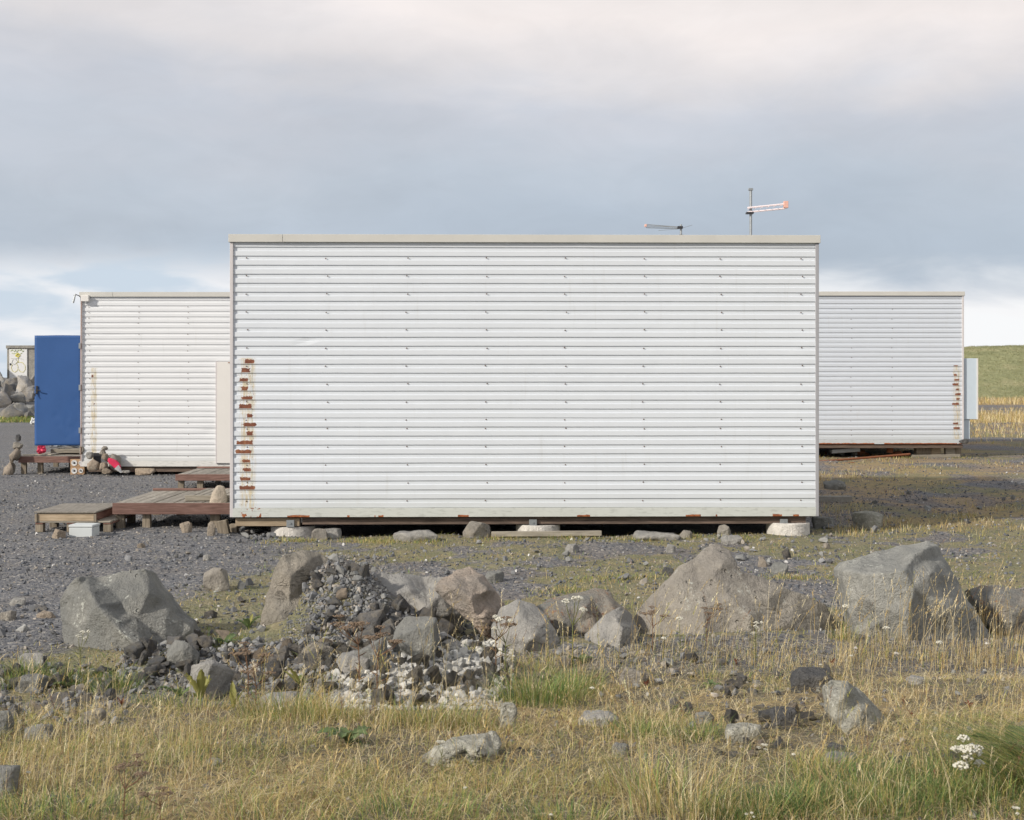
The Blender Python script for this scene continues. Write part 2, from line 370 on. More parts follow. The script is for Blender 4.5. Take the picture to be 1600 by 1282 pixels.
M['dark'] = simple('dark_metal', (.05, .05, .055), .5, .3)
M['deck'] = wood_mat('weathered_deck', (.27, .245, .21), (.40, .37, .32), 'y')
M['deckx'] = wood_mat('weathered_board', (.30, .27, .22), (.42, .38, .31), 'x')
M['brown'] = wood_mat('brown_stained_board', (.19, .11, .09), (.29, .18, .15), 'x')
M['browny'] = wood_mat('brown_stained_rim', (.16, .085, .065), (.25, .14, .11), 'y')
M['post'] = wood_mat('timber_post', (.24, .20, .15), (.36, .31, .24), 'z')
M['pine'] = wood_mat('raw_pine', (.36, .28, .19), (.47, .38, .27), 'x')
M['foam'] = simple('foam_white', (.56, .59, .59), .8, var=.1, scale=6)
M['conc'] = rock_mat('pale_concrete', (.52, .51, .48), (.62, .60, .57), bs=.8)
M['shed'] = rock_mat('shed_concrete', (.22, .215, .20), (.30, .29, .26), bs=.5)
M['rust'] = simple('rusty_steel', (.23, .09, .045), .85, var=.4, scale=12)
M['pink'] = simple('pink_plastic', (.62, .04, .10), .4, var=.2)
M['clear'] = simple('pale_plastic', (.55, .62, .70), .35, var=.25)
M['whiteplastic'] = simple('white_plastic', (.75, .75, .74), .4, var=.1)
M['plywood'] = simple('plywood', (.46, .30, .18), .7, var=.15)
M['orange'] = simple('orange_cap', (.72, .42, .34), .5)
M['pinkwhite'] = simple('pale_boom', (.85, .74, .74), .5, var=.05, bump=0)
M['yellow'] = simple('yellow_spray', (.70, .62, .12), .6, var=.1, bump=0); M['grn'] = simple('green_spray', (.45, .52, .20), .6, bump=0); M['greysp'] = simple('grey_spray', (.45, .46, .42), .6, bump=0)
M['rock_grey'] = rock_mat('grey_basalt', (.175, .18, .175), (.225, .225, .21), .25, pits=.4)
M['rock_conglo'] = rock_mat('conglomerate', (.25, .235, .205), (.33, .30, .255), .3, bs=1.5)
M['rock_pink'] = rock_mat('pinkish_lava', (.27, .245, .22), (.42, .35, .29), 0, bs=1.4)
M['rock_pale'] = rock_mat('pale_grey_rock', (.24, .24, .235), (.32, .31, .29), .35)
M['rock_rust'] = rock_mat('rust_stained_rock', (.21, .215, .205), (.25, .22, .185), .7, spot=(.33, .16, .08), bs=1.3)
M['rock_brown'] = rock_mat('brown_basalt', (.23, .215, .195), (.29, .27, .235), .2, pits=.8)
M['rock_green'] = rock_mat('green_grey_basalt', (.23, .235, .225), (.30, .30, .28), .45)
M['rock_lichen'] = rock_mat('lichen_rock', (.30, .30, .27), (.46, .45, .38), 1.0, spot=(.68, .67, .60), bs=1.6)
M['rock_dark'] = rock_mat('dark_slag', (.10, .105, .115), (.16, .155, .145), .1, bs=1.8)
M['stone'] = rock_mat('stone_mix', (.19, .20, .215), (.27, .26, .235), .15, vary=True, bs=1.2)
M['stone_warm'] = rock_mat('warm_stone', (.27, .24, .205), (.35, .305, .25), .1, vary=True)
M['stone_white'] = rock_mat('pale_rubble', (.36, .36, .34), (.50, .485, .44), .2, vary=True, bs=1.4)
M['veg'] = col_mat('blades'); M['pebble'] = col_mat('pebbles', .9, 0, 30); M['leaf'] = col_mat('leafy', .5, .3)
M['bark'] = wood_mat('driftwood', (.24, .20, .16), (.38, .33, .27), 'z')
M['stem'] = simple('plant_stem', (.16, .17, .06), .7, bump=0); M['stem_dry'] = simple('dry_stem', (.16, .09, .05), .8, bump=0)
M['floret'] = simple('white_floret', (.62, .60, .51), .8, var=.25, scale=60, bump=0); M['floret_dry'] = simple('brown_floret', (.20, .145, .10), .9, var=.4, scale=60, bump=0)

# ------------------------------------------------------------------ ground
def cover_fn(x, y):
    """r short green growth, g straw litter, b fine soil"""
    n1 = vn(x*.9, y*.7, 11)*.5+vn(x*2.3, y*1.9, 12)*.3+vn(x*6, y*5, 13)*.2
    n2 = vn(x*1.1+5, y*.9, 15)*.6+vn(x*4, y*3.6, 16)*.4
    leftbare = sst((-2.3-x+.12*(y-9))*.9)
    mid = sst((y-8.3)/.7)*sst((16.8-y)/.9)*(1-leftbare)
    fore = sst((8.55-y)/.7)*(1-.75*sst((-1.0-x)*1.4)*sst((y-7.2)*3))
    back = sst((y-15.5)/1.5)*sst((x-3.2)/1.5)*sst((90-y)/20)
    green = mid*sst(n1*1.9+.80)*.9 + fore*.45*sst(n1*1.5+.5) + back*.75*sst(n1*1.8+.40) + sst((8.9-y)/.5)*sst((y-6.9)*2)*sst((-1-x))*sst(n1*2+.6)*.8
    straw = fore*(.05+.65*sst(n2*2+.35)) + mid*.25*sst(n2*1.5+.3) + back*.7*sst(n2*2+.45) + (sst((y-49)/4)*sst((66-y)/4)+sst((y-80)/5))*sst((x-8)/4)*.9
    soil = fore*.7 + mid*.25*sst(n2+.6) + back*.85*sst(n2*1.5+.7)
    return np.clip(green, 0, 1), np.clip(straw, 0, 1), np.clip(soil, 0, 1)
def axis(vals): return np.array(sorted(set(np.round(vals, 4))))
ys = axis(np.concatenate([np.linspace(-60, 2, 14), np.arange(2, 11, .045), np.arange(11, 18, .08), np.arange(18, 32, .18), np.geomspace(32, 110, 60), np.geomspace(110, 4200, 26)]))
xs = axis(np.concatenate([-np.geomspace(40, 4000, 24), np.arange(-40, -8, 1.0), np.arange(-8, -4.2, .15), np.arange(-4.2, 4.2, .05), np.arange(4.2, 8, .15), np.arange(8, 40, 1.0), np.geomspace(40, 4000, 24)]))
XX, YY = np.meshgrid(xs, ys); ZZ = H(XX, YY)
g_, s_, b_ = cover_fn(XX, YY)
nx, ny = len(xs), len(ys)
ii = (np.arange(ny-1)[:, None]*nx+np.arange(nx-1)[None, :]).ravel()
Q = np.stack([ii, ii+1, ii+nx+1, ii+nx], 1)
me = np_mesh('ground', np.stack([XX.ravel(), YY.ravel(), ZZ.ravel()], 1), [Q], np.stack([g_.ravel(), s_.ravel(), b_.ravel()], 1), smooth=True)
mt, kk, b = new_mat('ground_material')
co = kk.n('ShaderNodeTexCoord').outputs['Object']
att = kk.n('ShaderNodeVertexColor'); att.layer_name = 'col'; gr, st_, sl_ = kk.sep(att.outputs[0]); co_y = kk.sep(co)[1]
v1 = kk.n('ShaderNodeTexVoronoi'); kk.put(v1.inputs['Vector'], co); v1.inputs['Scale'].default_value = 38
v2 = kk.n('ShaderNodeTexVoronoi'); kk.put(v2.inputs['Vector'], co); v2.inputs['Scale'].default_value = 90
n1 = kk.noise(co, 1.4, 6, .6); n2 = kk.noise(co, 22, 6, .7); n3 = kk.noise(co, .5, 4)
r1 = kk.sep(v1.outputs['Color'])[0]; r2 = kk.sep(v2.outputs['Color'])[1]
grav = kk.ramp(r1, [(0, (.06, .067, .082)), (.45, (.10, .108, .125)), (.75, (.15, .155, .165)), (.92, (.25, .24, .225)), (1, (.38, .37, .35))])
grav2 = kk.ramp(r2, [(0, (.05, .055, .07)), (.6, (.105, .112, .128)), (.95, (.23, .225, .215))])
grav = kk.mix(.5, grav, grav2); grav = kk.mix(kk.m('MULTIPLY', kk.sm(n1, .45, .7), .35), grav, (.115, .105, .095))
soil = kk.ramp(n2, [(.3, (.060, .050, .030)), (.5, (.115, .10, .055)), (.62, (.16, .125, .075)), (.78, (.24, .19, .12))])
soil = kk.mix(kk.sm(co_y, 8, 11), soil, kk.mix(1, grav, (1.25, 1.02, .80), 'MULTIPLY')); c = kk.mix(sl_, grav, soil)
gm = kk.sm(kk.m('ADD', gr, kk.m('MULTIPLY', kk.m('SUBTRACT', n2, .5), 1.3)), .38, .68)
grc = kk.ramp(kk.noise(co, 3.1, 5), [(.3, (.115, .125, .050)), (.5, (.17, .16, .072)), (.7, (.23, .19, .10))])
c = kk.mix(kk.m('MULTIPLY', gm, .62), c, grc)
sm_ = kk.sm(kk.m('ADD', st_, kk.m('MULTIPLY', kk.m('SUBTRACT', n2, .5), 1.2)), .45, .8)
c = kk.mix(kk.m('MULTIPLY', sm_, .75), c, kk.ramp(n2, [(.3, (.15, .115, .06)), (.6, (.29, .225, .125)), (.8, (.37, .29, .17))]))
lf = kk.m('ADD', .86, kk.m('MULTIPLY', kk.noise(kk.comb(kk.m('MULTIPLY', kk.sep(co)[0], .35), co_y, 0), .9, 5, .6, 1.0), .30)); c = kk.mix(1, c, kk.comb(lf, lf, lf), 'MULTIPLY')
c = kk.mix(1, c, (1.45, 1.40, 1.33), 'MULTIPLY')
kk.put(b.inputs['Base Color'], c); b.inputs['Roughness'].default_value = .95; b.inputs['Specular IOR Level'].default_value = .15
hh = kk.m('ADD', kk.m('MULTIPLY', kk.m('SUBTRACT', 1, v1.outputs['Distance']), .7), kk.m('ADD', kk.m('MULTIPLY', kk.m('SUBTRACT', 1, v2.outputs['Distance']), .35), kk.m('MULTIPLY', n2, 1.0)))
kk.put(b.inputs['Normal'], kk.bump(hh, .8, .02))
ground = tag(meshobj('ground', me, mt), 'dark gravel ground with patches of moss and dry grass', kind='structure')

# grassy hill on the right, far behind
def hill_z(x, y):
    prof = sst((y-95)/55)
    side = sst((x-24)/26)
    return -.5+prof*side*(5.45+.35*vn(x*.06, y*.05, 31)+.10*vn(x*.4, y*.3, 32)+.06*vn(x*1.3, y*.8, 33)+.9*sst((x-55)/60))
hx = np.concatenate([np.arange(20, 80, .6), np.arange(80, 300, 4)]); hy = np.concatenate([np.arange(88, 165, .8), np.arange(165, 330, 8)])
HX, HY = np.meshgrid(hx, hy)
Qh = (np.arange(len(hy)-1)[:, None]*len(hx)+np.arange(len(hx)-1)[None, :]).ravel(); n_ = len(hx)
hme = np_mesh('hill', np.stack([HX.ravel(), HY.ravel(), hill_z(HX, HY).ravel()], 1), [np.stack([Qh, Qh+1, Qh+n_+1, Qh+n_], 1)], smooth=True)
mt, kk, b = new_mat('hill_grass'); co = kk.n('ShaderNodeTexCoord').outputs['Object']; x, y, z = kk.sep(co)
nn = kk.noise(kk.comb(kk.m('MULTIPLY', x, 1), kk.m('MULTIPLY', y, .25), kk.m('MULTIPLY', z, 4)), .35, 7, .62); n2 = kk.noise(co, 2.5, 5, .7)
c = kk.ramp(nn, [(.32, (.22, .235, .12)), (.5, (.32, .325, .17)), (.68, (.44, .40, .23))])
f = kk.m('ADD', .55, kk.m('MULTIPLY', n2, .9)); c = kk.mix(1, c, kk.comb(f, f, f), 'MULTIPLY')
kk.put(b.inputs['Base Color'], c); b.inputs['Roughness'].default_value = .95
kk.put(b.inputs['Normal'], kk.bump(n2, 1, .3))
tag(meshobj('hill', hme, mt), 'low green grassy hill behind the right unit', kind='structure')

# ------------------------------------------------------------------ corrugated units
def corr_profile(z0, z1, depth=.0125):
    """(offset outwards, z) pairs; crest just above each shaded underside"""
    pts = []; n0 = int(math.floor(z0/PITCH))-1
    for i in range(n0, int(z1/PITCH)+2):
        b0 = i*PITCH
        for dz, d in ((0, 0), (.004, depth), (.051, depth), (.056, 0)):
            zz = b0+dz
            if z0-1e-6 <= zz <= z1+1e-6: pts.append((d, zz))
    return pts
def corr_wall(name, L, z0, z1, mat, parent, loc=(0, 0, 0), rz=0, off=0, seed=0, wav=1.0, dents=(), step=.16):
    """sheet running along local +x, outward is local -y"""
    prof = corr_profile(z0, z1); nxs = int(L/step)+1; X = np.linspace(0, L, nxs)
    V = []
    for d, zz in prof:
        yo = -d-off-wav*(.0022*vn(X*1.3+seed, zz*1.5+0*X, 40+seed)+.0008*vn(X*5, zz*6+0*X, 41)); zo = zz+wav*(.0016*vn(X*.7+seed, zz*3+0*X, 42+seed)+.0009*vn(X*2.7, zz*7+0*X, 43))
        for dx, dz_, r_, a_ in dents:
            q = np.exp(-((X-dx)/r_)**2-((zz-dz_)/(r_*.35))**2); yo = yo+a_*q; zo = zo-a_*.5*q
        V.append(np.stack([X, yo, zo], 1))
    V = np.concatenate(V); m_ = len(prof)
    a = (np.arange(m_-1)[:, None]*nxs+np.arange(nxs-1)[None, :]).ravel()
    me = np_mesh(name, V, [np.stack([a, a+1, a+nxs+1, a+nxs], 1)])
    o = meshobj(name, me, mat, parent)
    o.location = loc; o.rotation_euler = (0, 0, rz)
    md = o.modifiers.new('thickness', 'SOLIDIFY'); md.thickness = .0025; md.offset = 1
    return o
def unit(name, label, loc, yaw, L, Hc, D, mats, group, screws_x, rows, dents=(), hole=None, seed=0, fascia_h=.080, cdark=True):
    """corrugated cabin; local x along the front, y to the back, z=0 is the lower edge of the cladding"""
    root = empty(name, loc, yaw, label, 'cabin', group)
    mc, mf = mats
    cuts = [.075, PITCH*11, PITCH*21, Hc-fascia_h+.02]
    for i in range(3):
        corr_wall('cladding_sheet', L, cuts[i]-(.0 if i == 0 else .03), cuts[i+1], mc, root, off=.004*(2-i) if i < 2 else 0, seed=seed+i*0, dents=dents)
    corr_wall('side_wall', D, .01, Hc-fascia_h+.02, M['side'], root, (0, D, 0), R(-90), step=.8, wav=.5)
    corr_wall('side_wall', D, .01, Hc-fascia_h+.02, M['side'], root, (L, 0, 0), R(90), step=.8, wav=.5)
    corr_wall('rear_wall', L, .01, Hc-fascia_h+.02, M['side'], root, (L, D, 0), R(180), step=.8, wav=.5)
    box_obj('floor_deck', (.02, L-.02, .03, D-.02, -.012, .008), M['frame'], root, bev=0)
    box_obj('roof', (-.035, L+.035, -.03, D+.03, Hc-.012, Hc+.0), M['roof'], root, bev=0)
    # fascia in two lengths, with a joint
    j = L*.085
    box_obj('fascia', (-.045, j, -.052, -.040, Hc-fascia_h, Hc+.006), M['trim'], root, bev=.002)
    box_obj('fascia', (j+.004, L+.045, -.053, -.041, Hc-fascia_h+.001, Hc+.0065), M['trim'], root, bev=.002)
    for xx in (-.047, L+.035): box_obj('fascia', (xx, xx+.012, -.038, D+.04, Hc-fascia_h, Hc+.006), M['trim'], root, bev=.002)
    # folded corner trims
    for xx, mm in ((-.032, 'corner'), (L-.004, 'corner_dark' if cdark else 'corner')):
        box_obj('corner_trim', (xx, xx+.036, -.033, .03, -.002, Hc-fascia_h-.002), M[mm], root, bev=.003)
    # lower flashing lies over the first sheet
    bm = bmesh.new(); n = 24; prev = None
    for i in range(n+1):
        xx = i*L/n; w_ = .0015*math.sin(i*2.3)
        a = bm.verts.new((xx, -.0335+w_, 0.0)); bq = bm.verts.new((xx, -.0325+w_*.3, .095)); c_ = bm.verts.new((xx, -.012, .0985)); d_ = bm.verts.new((xx, .01, -.001))
        if prev:
            for p, q in ((0, 1), (1, 2)): bm.faces.new((prev[p], (a, bq, c_)[p], (a, bq, c_)[q], prev[q]))
            bm.faces.new((prev[3], d_, a, prev[0]))
        prev = (a, bq, c_, d_)
    fl = from_bm('bottom_flashing', bm, mf, root)
    # screws: real heads, too small to pick out one by one
    bm = bmesh.new()
    for zi in rows:
        for xx in screws_x:
            zz = zi*PITCH+.077; jx = random.uniform(-.012, .012); jz = random.uniform(-.005, .005)
            if zz > Hc-fascia_h-.02: continue
            bmesh.ops.create_cone(bm, segments=6, radius1=.008, radius2=.006, depth=.007, cap_ends=True,
                                  matrix=Matrix.Translation((xx+jx, -.014, zz+jz)) @ Matrix.Rotation(R(90), 4, 'X'))
    sc = from_bm('screw', bm, M['screw'], root); sc['kind'] = 'stuff'
    return root
M['side'] = clad_mat('clad_side', (.70, .71, .69))
UG = 'corrugated metal cabins on the gravel lot'
fl_ = at(364.5, 808, 15.4)
FW = 6.40; FH = 3.085
rows_f = [1, 3, 5, 7, 9, 10, 12, 14, 16, 18, 20, 22, 24, 26, 28]
front = unit('corrugated_cabin', 'large white corrugated cabin in front with two aerials above its roof', (fl_.x, 15.40, fl_.z), R(1.1), FW, FH, 5.0,
             (M['clad_front'], M['flash']), UG, [.15, 1.02, 1.90, 2.77, 3.64, 4.50, 5.35, 6.245], rows_f, dents=((.82, 1.91, .06, .012), (2.9, .19, .25, .004), (3.6, 2.2, .3, .003)))
ll = at(129, 729, 25.0)
left = unit('corrugated_cabin', 'white corrugated cabin behind on the left with open blue door', (ll.x, 25.0, ll.z), R(.2), 6.40, 3.09, 5.0,
            (M['clad_left'], M['flash_l']), UG, [.12, 1.0, 1.88, 2.76], [1, 3, 5, 7, 8, 10, 11, 13, 15, 16, 18, 20, 21, 23, 25, 26, 27, 28], dents=((2.3, .62, .2, .012), (.5, 2.3, .2, .006)), seed=3)
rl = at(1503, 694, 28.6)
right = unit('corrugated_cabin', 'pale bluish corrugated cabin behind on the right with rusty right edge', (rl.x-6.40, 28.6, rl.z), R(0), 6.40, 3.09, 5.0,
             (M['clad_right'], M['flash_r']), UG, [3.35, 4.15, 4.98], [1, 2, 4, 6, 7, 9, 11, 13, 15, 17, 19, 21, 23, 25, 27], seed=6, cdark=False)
# timber frames, brackets
bm = bmesh.new()
add_box(bm, .75, FW-.1, .03, .12, -.088, -.014); from_bm('base_beam', bm, M['frame'], front)
box_obj('base_beam', (.02, .72, .022, .12, -.105, -.016), M['pine'], front)
box_obj('base_beam', (.05, FW-.05, 2.4, 2.5, -.12, -.014), M['frame'], front)
box_obj('base_beam', (.05, FW-.05, 4.8, 4.9, -.12, -.014), M['frame'], front)
for xx in (.62, 3.28, 6.05):
    bm = bmesh.new(); add_box(bm, xx-.04, xx+.045, .0, .02, -.115, -.035, bev=.002); add_box(bm, xx-.025, xx+.03, .022, .09, -.118, -.092)
    bmesh.ops.create_cone(bm, segments=6, radius1=.012, radius2=.012, depth=.012, cap_ends=True, matrix=Matrix.Translation((xx, -.005, -.07)) @ Matrix.Rotation(R(90), 4, 'X'))
    from_bm('steel_bracket', bm, M['steel'], front)
box_obj('base_beam', (.1, 6.3, .02, .12, -.10, -.014), M['frame'], left)
box_obj('base_beam', (.1, 6.3, 4.8, 4.9, -.14, -.014), M['frame'], left)
box_obj('base_beam', (.1, 6.42, .0, .12, -.085, -.014), M['frame'], right)
box_obj('base_beam', (.1, 6.3, 4.8, 4.9, -.14, -.014), M['frame'], right)
# cable lamp and box on the left cabin corner
bx = empty('lamp_bracket', (0, 0, 0)); bpy.data.objects.remove(bx)
jb = box_obj('junction_box', (.0, .14, -.11, -.042, 2.925, 3.035), M['doorwhite'], left, bev=.006)
lm = tube_obj('lamp_arm', [(0, -.05, 2.99), (-.05, -.06, 3.03), (-.10, -.07, 3.05), (-.13, -.08, 3.03)], .008, M['dark'], left)
lh = tube_obj('lamp_head', [(-.10, -.08, 3.06), (-.145, -.08, 2.90)], [.012, .02], M['steel'], left)
tube_obj('cable', [(-.005, -.045, 2.95), (-.012, -.05, 2.0), (-.008, -.05, .9), (-.014, -.05, .1)], .006, M['rust'], left, 5)
# blue door leaf of the left cabin
def door_leaf():
    L_, Hh = .825, 1.955; n1, n2 = 22, 50
    u = np.linspace(0, 1, n1); v = np.linspace(0, 1, n2); U, V_ = np.meshgrid(u, v)
    yo = np.zeros_like(U)
    for _ in range(26):
        cx = random.uniform(.45, .95); cz = random.uniform(.08, .5); r_ = random.uniform(.015, .05)
        yo += .007*random.uniform(.4, 1)*np.exp(-((U-cx)/r_)**2-((V_-cz)/(r_*.45))**2)
    yo += .006*vn(U*2, V_*4, 55)
    edge = np.minimum.reduce([U, 1-U, V_, 1-V_]) > .02; yo *= edge
    P = np.stack([(-L_+U*L_).ravel(), yo.ravel(), (V_*Hh).ravel()], 1)
    a = (np.arange(n2-1)[:, None]*n1+np.arange(n1-1)[None, :]).ravel()
    me = np_mesh('door', P, [np.stack([a, a+1, a+n1+1, a+n1], 1)], smooth=True)
    o = meshobj('door', me, M['blue'], left); md = o.modifiers.new('thickness', 'SOLIDIFY'); md.thickness = .045; md.offset = -1
    return o
dr = door_leaf(); dr.location = (-.02, -.02, .37); dr['label'] = 'open blue dented steel door leaf'
hb = bmesh.new(); add_box(hb, -.80, -.765, -.02, -.004, .92, 1.06, bev=.003); add_tube(hb, [(-.785, -.03, 1.0), (-.785, -.06, .99), (-.70, -.065, .975)], .010, 6)
add_tube(hb, [(-.785, -.02, .93), (-.81, -.04, .91), (-.80, -.05, .88)], .012, 6)
h_ = from_bm('handle', hb, M['dark'], dr)
for zz in (.22, .98, 1.72): box_obj('hinge', (-.035, .012, -.030, -.004, zz, zz+.10), M['steel'], dr, bev=.002)
# white door of the left cabin
wd = box_obj('door', (2.405, 3.2, -.075, -.03, .06, 1.86), M['doorwhite'], left, bev=.004); wd['label'] = 'flat cream white door'
box_obj('latch', (2.60, 2.68, -.090, -.078, 1.835, 1.85), M['rust'], wd)
box_obj('door_frame', (2.375, 2.403, -.068, -.024, .05, 1.87), M['corner'], wd)
# black gap at the foot of the left cabin
gp = box_obj('wall_opening', (.20, .335, -.040, -.0345, .03, .24), M['dark'], left, bev=0); 
# cabinet on the side of the right cabin
bm = bmesh.new(); add_box(bm, 6.45, 6.73, .02, .5, .50, 1.74, bev=.006)
cb = from_bm('side_cabinet', bm, M['bluegrey'], right)
box_obj('side_duct', (6.44, 6.58, .06, .4, .10, .498), M['bluegrey'], right)
box_obj('cabinet_edge', (6.705, 6.733, .008, .018, .50, 1.74), M['doorwhite'], cb, bev=0)

# aerials standing on the front cabin roof
mz = CAMZ-(371-HOR)/F*17.2
def aerial(px, top, base, label):
    return empty('roof_aerial', at(px, base, 17.4), 0, label, 'aerial', 'aerials above the front cabin')
a1 = aerial(1173, 297, 371, 'tall aerial mast with a pale pinkish double boom pointing right'); s17 = 17.4/F
tube_obj('mast', [(0, 0, -.12), (0, 0, 74*s17)], .017, M['steel'], a1)
box_obj('mast_cap', (-.028, .026, -.025, .025, 73*s17, 79*s17-.02), M['steel'], a1)
for dz in (0, .055):
    bm = bmesh.new(); add_tube(bm, [(-.045, -.03, 41*s17-.02+dz), (.42, -.03, 47*s17-.02+dz)], .012, 6); from_bm('boom', bm, M['pinkwhite'], a1)
box_obj('end_cap', (.40, .455, -.06, 0, 45*s17, 45*s17+.085), M['orange'], a1)
box_obj('clamp', (-.06, .03, -.05, .03, 36*s17, 39*s17), M['dark'], a1)
for i in range(6): tube_obj('director', [(-.03+i*.08, -.12, 42.4*s17+i*.008+.01), (-.03+i*.08, .06, 42.4*s17+i*.008+.01)], .0035, M['pinkwhite'], a1, 5)
a2 = aerial(1064, 351, 371, 'short aerial with a thin dark lattice boom pointing left')
tube_obj('mast', [(0, 0, -.12), (0, 0, 20*s17)], .014, M['steel'], a2)
box_obj('clamp', (-.045, .02, -.04, .02, 13*s17, 17*s17), M['dark'], a2)
for dz, s in ((.02, 1), (-.02, .6), (.0, -1)):
    tube_obj('boom', [(-.02, .02*s, 15*s17+dz*.5), (-.43, .01*s, 17.5*s17+dz)], .0055, M['steel'], a2, 5)
tube_obj('wire', [(-.28, 0, 8*s17+.02), (-.02, 0, 13*s17), (.14, 0, 19*s17)], .0025, M['steel'], a2, 4)
box_obj('foot_plate', (-.03, .03, -.03, .03, 2*s17, 3.6*s17), M['dark'], a2)
box_obj('end_cap', (-.45, -.425, -.03, .03, 16*s17, 20*s17), M['orange'], a2)

# ------------------------------------------------------------------ rocks
def hull_bm(pts):
    bm = bmesh.new()
    vs = [bm.verts.new(p) for p in pts]
    r = bmesh.ops.convex_hull(bm, input=vs)
    junk = [g for g in r['geom_interior'] if isinstance(g, bmesh.types.BMVert)]
    bmesh.ops.delete(bm, geom=list(set(junk)), context='VERTS')
    return bm
def displaced(me_in, name, amp, freq, seed, voxel=None, smooth_it=2):
    o = bpy.data.objects.new('tmp', me_in); COL.objects.link(o)
    if voxel:
        md = o.modifiers.new('r', 'REMESH'); md.mode = 'VOXEL'; md.voxel_size = voxel
        if smooth_it:
            sm = o.modifiers.new('s', 'SMOOTH'); sm.factor = .5; sm.iterations = smooth_it
    dg = bpy.context.evaluated_depsgraph_get()
    me = bpy.data.meshes.new_from_object(o.evaluated_get(dg)); me.name = name
    bpy.data.objects.remove(o)
    nv = len(me.vertices); co = np.empty(nv*3); me.vertices.foreach_get('co', co); co = co.reshape(-1, 3)
    nr = np.array([tuple(v.normal) for v in me.vertices])
    sd = Vector((seed*7.3, seed*3.1, seed*1.7)); d = np.empty(nv)
    for i in range(nv):
        p = Vector(co[i])*freq+sd
        ridge = 1-abs(mnoise.noise(p*1.6+Vector((9, 4, 2))))*2
        vd = mnoise.voronoi(p*.8)[0]
        d[i] = mnoise.noise(p*.8)*.55 + mnoise.noise(p*2.7)*.30 + mnoise.noise(p*6.5)*.24 + mnoise.noise(p*15)*.13 + .9*(vd[1]-vd[0]) + .22*ridge - 2.0*max(0, mnoise.noise(p*.9+Vector((3, 7, 1)))-.32)
    co += nr*(d*amp)[:, None]
    me.vertices.foreach_set('co', co.ravel()); me.update()
    me.polygons.foreach_set('use_smooth', [True]*len(me.polygons))
    return me
def boulder(label, hulls, Y0, mat, amp=.012, freq=5, voxel=.0125, seed=1, name='boulder', cat='boulder', group='boulders along the front of the lot', smooth_it=0):
    """hulls: list of (points (px,py,dY), depth); each hull gets real depth behind its front points"""
    bm_all = bmesh.new()
    for pts, depth in hulls:
        P = [at(px, py, Y0+dy) for px, py, dy in pts]
        c = sum(P, Vector())/len(P); back = []
        for p in P:
            q = c+(p-c)*.80; back.append(Vector((q.x, p.y+depth, q.z)))
        low = [Vector((p.x, p.y+.02, min(p.z, c.z)-.10)) for p in P if p.z < c.z]
        bmh = hull_bm(P+back+low); rs_ = random.Random(seed*31+len(pts)); ctr = sum((v.co for v in bmh.verts), Vector())/len(bmh.verts)
        for _c in range(15):
            nrm = Vector((rs_.uniform(-1, 1), rs_.uniform(-1, .25), rs_.uniform(-.15, 1))).normalized()
            ext = max((v.co-ctr).dot(nrm) for v in bmh.verts)
            r_ = bmesh.ops.bisect_plane(bmh, geom=list(bmh.verts)+list(bmh.edges)+list(bmh.faces), plane_co=ctr+nrm*ext*rs_.uniform(.86, .96), plane_no=nrm, clear_outer=True)
            ed = [e for e in r_['geom_cut'] if isinstance(e, bmesh.types.BMEdge)]
            if ed: bmesh.ops.contextual_create(bmh, geom=ed)
        tmp = bpy.data.meshes.new('t'); bmh.to_mesh(tmp); bmh.free(); bm_all.from_mesh(tmp); bpy.data.meshes.remove(tmp)
    cx = sum((v.co for v in bm_all.verts), Vector())/len(bm_all.verts)
    base = Vector((cx.x, cx.y, float(H(cx.x, cx.y))))
    for v in bm_all.verts: v.co -= base
    bmesh.ops.recalc_face_normals(bm_all, faces=bm_all.faces)
    src = bpy.data.meshes.new('src'); bm_all.to_mesh(src); bm_all.free()
    me = displaced(src, name, amp, freq, seed, voxel, smooth_it)
    o = meshobj(name, me, mat); o.location = base
    return tag(o, label, cat, group)
def YG(px, py): return G(px, py).y
from mathutils.geometry import delaunay_2d_cdt
def inside(px, py, poly):
    c = False; n = len(poly)
    for i in range(n):
        x1, y1 = poly[i][:2]; x2, y2 = poly[i-1][:2]
        if (y1 > py) != (y2 > py) and px < (x2-x1)*(py-y1)/(y2-y1)+x1: c = not c
    return c
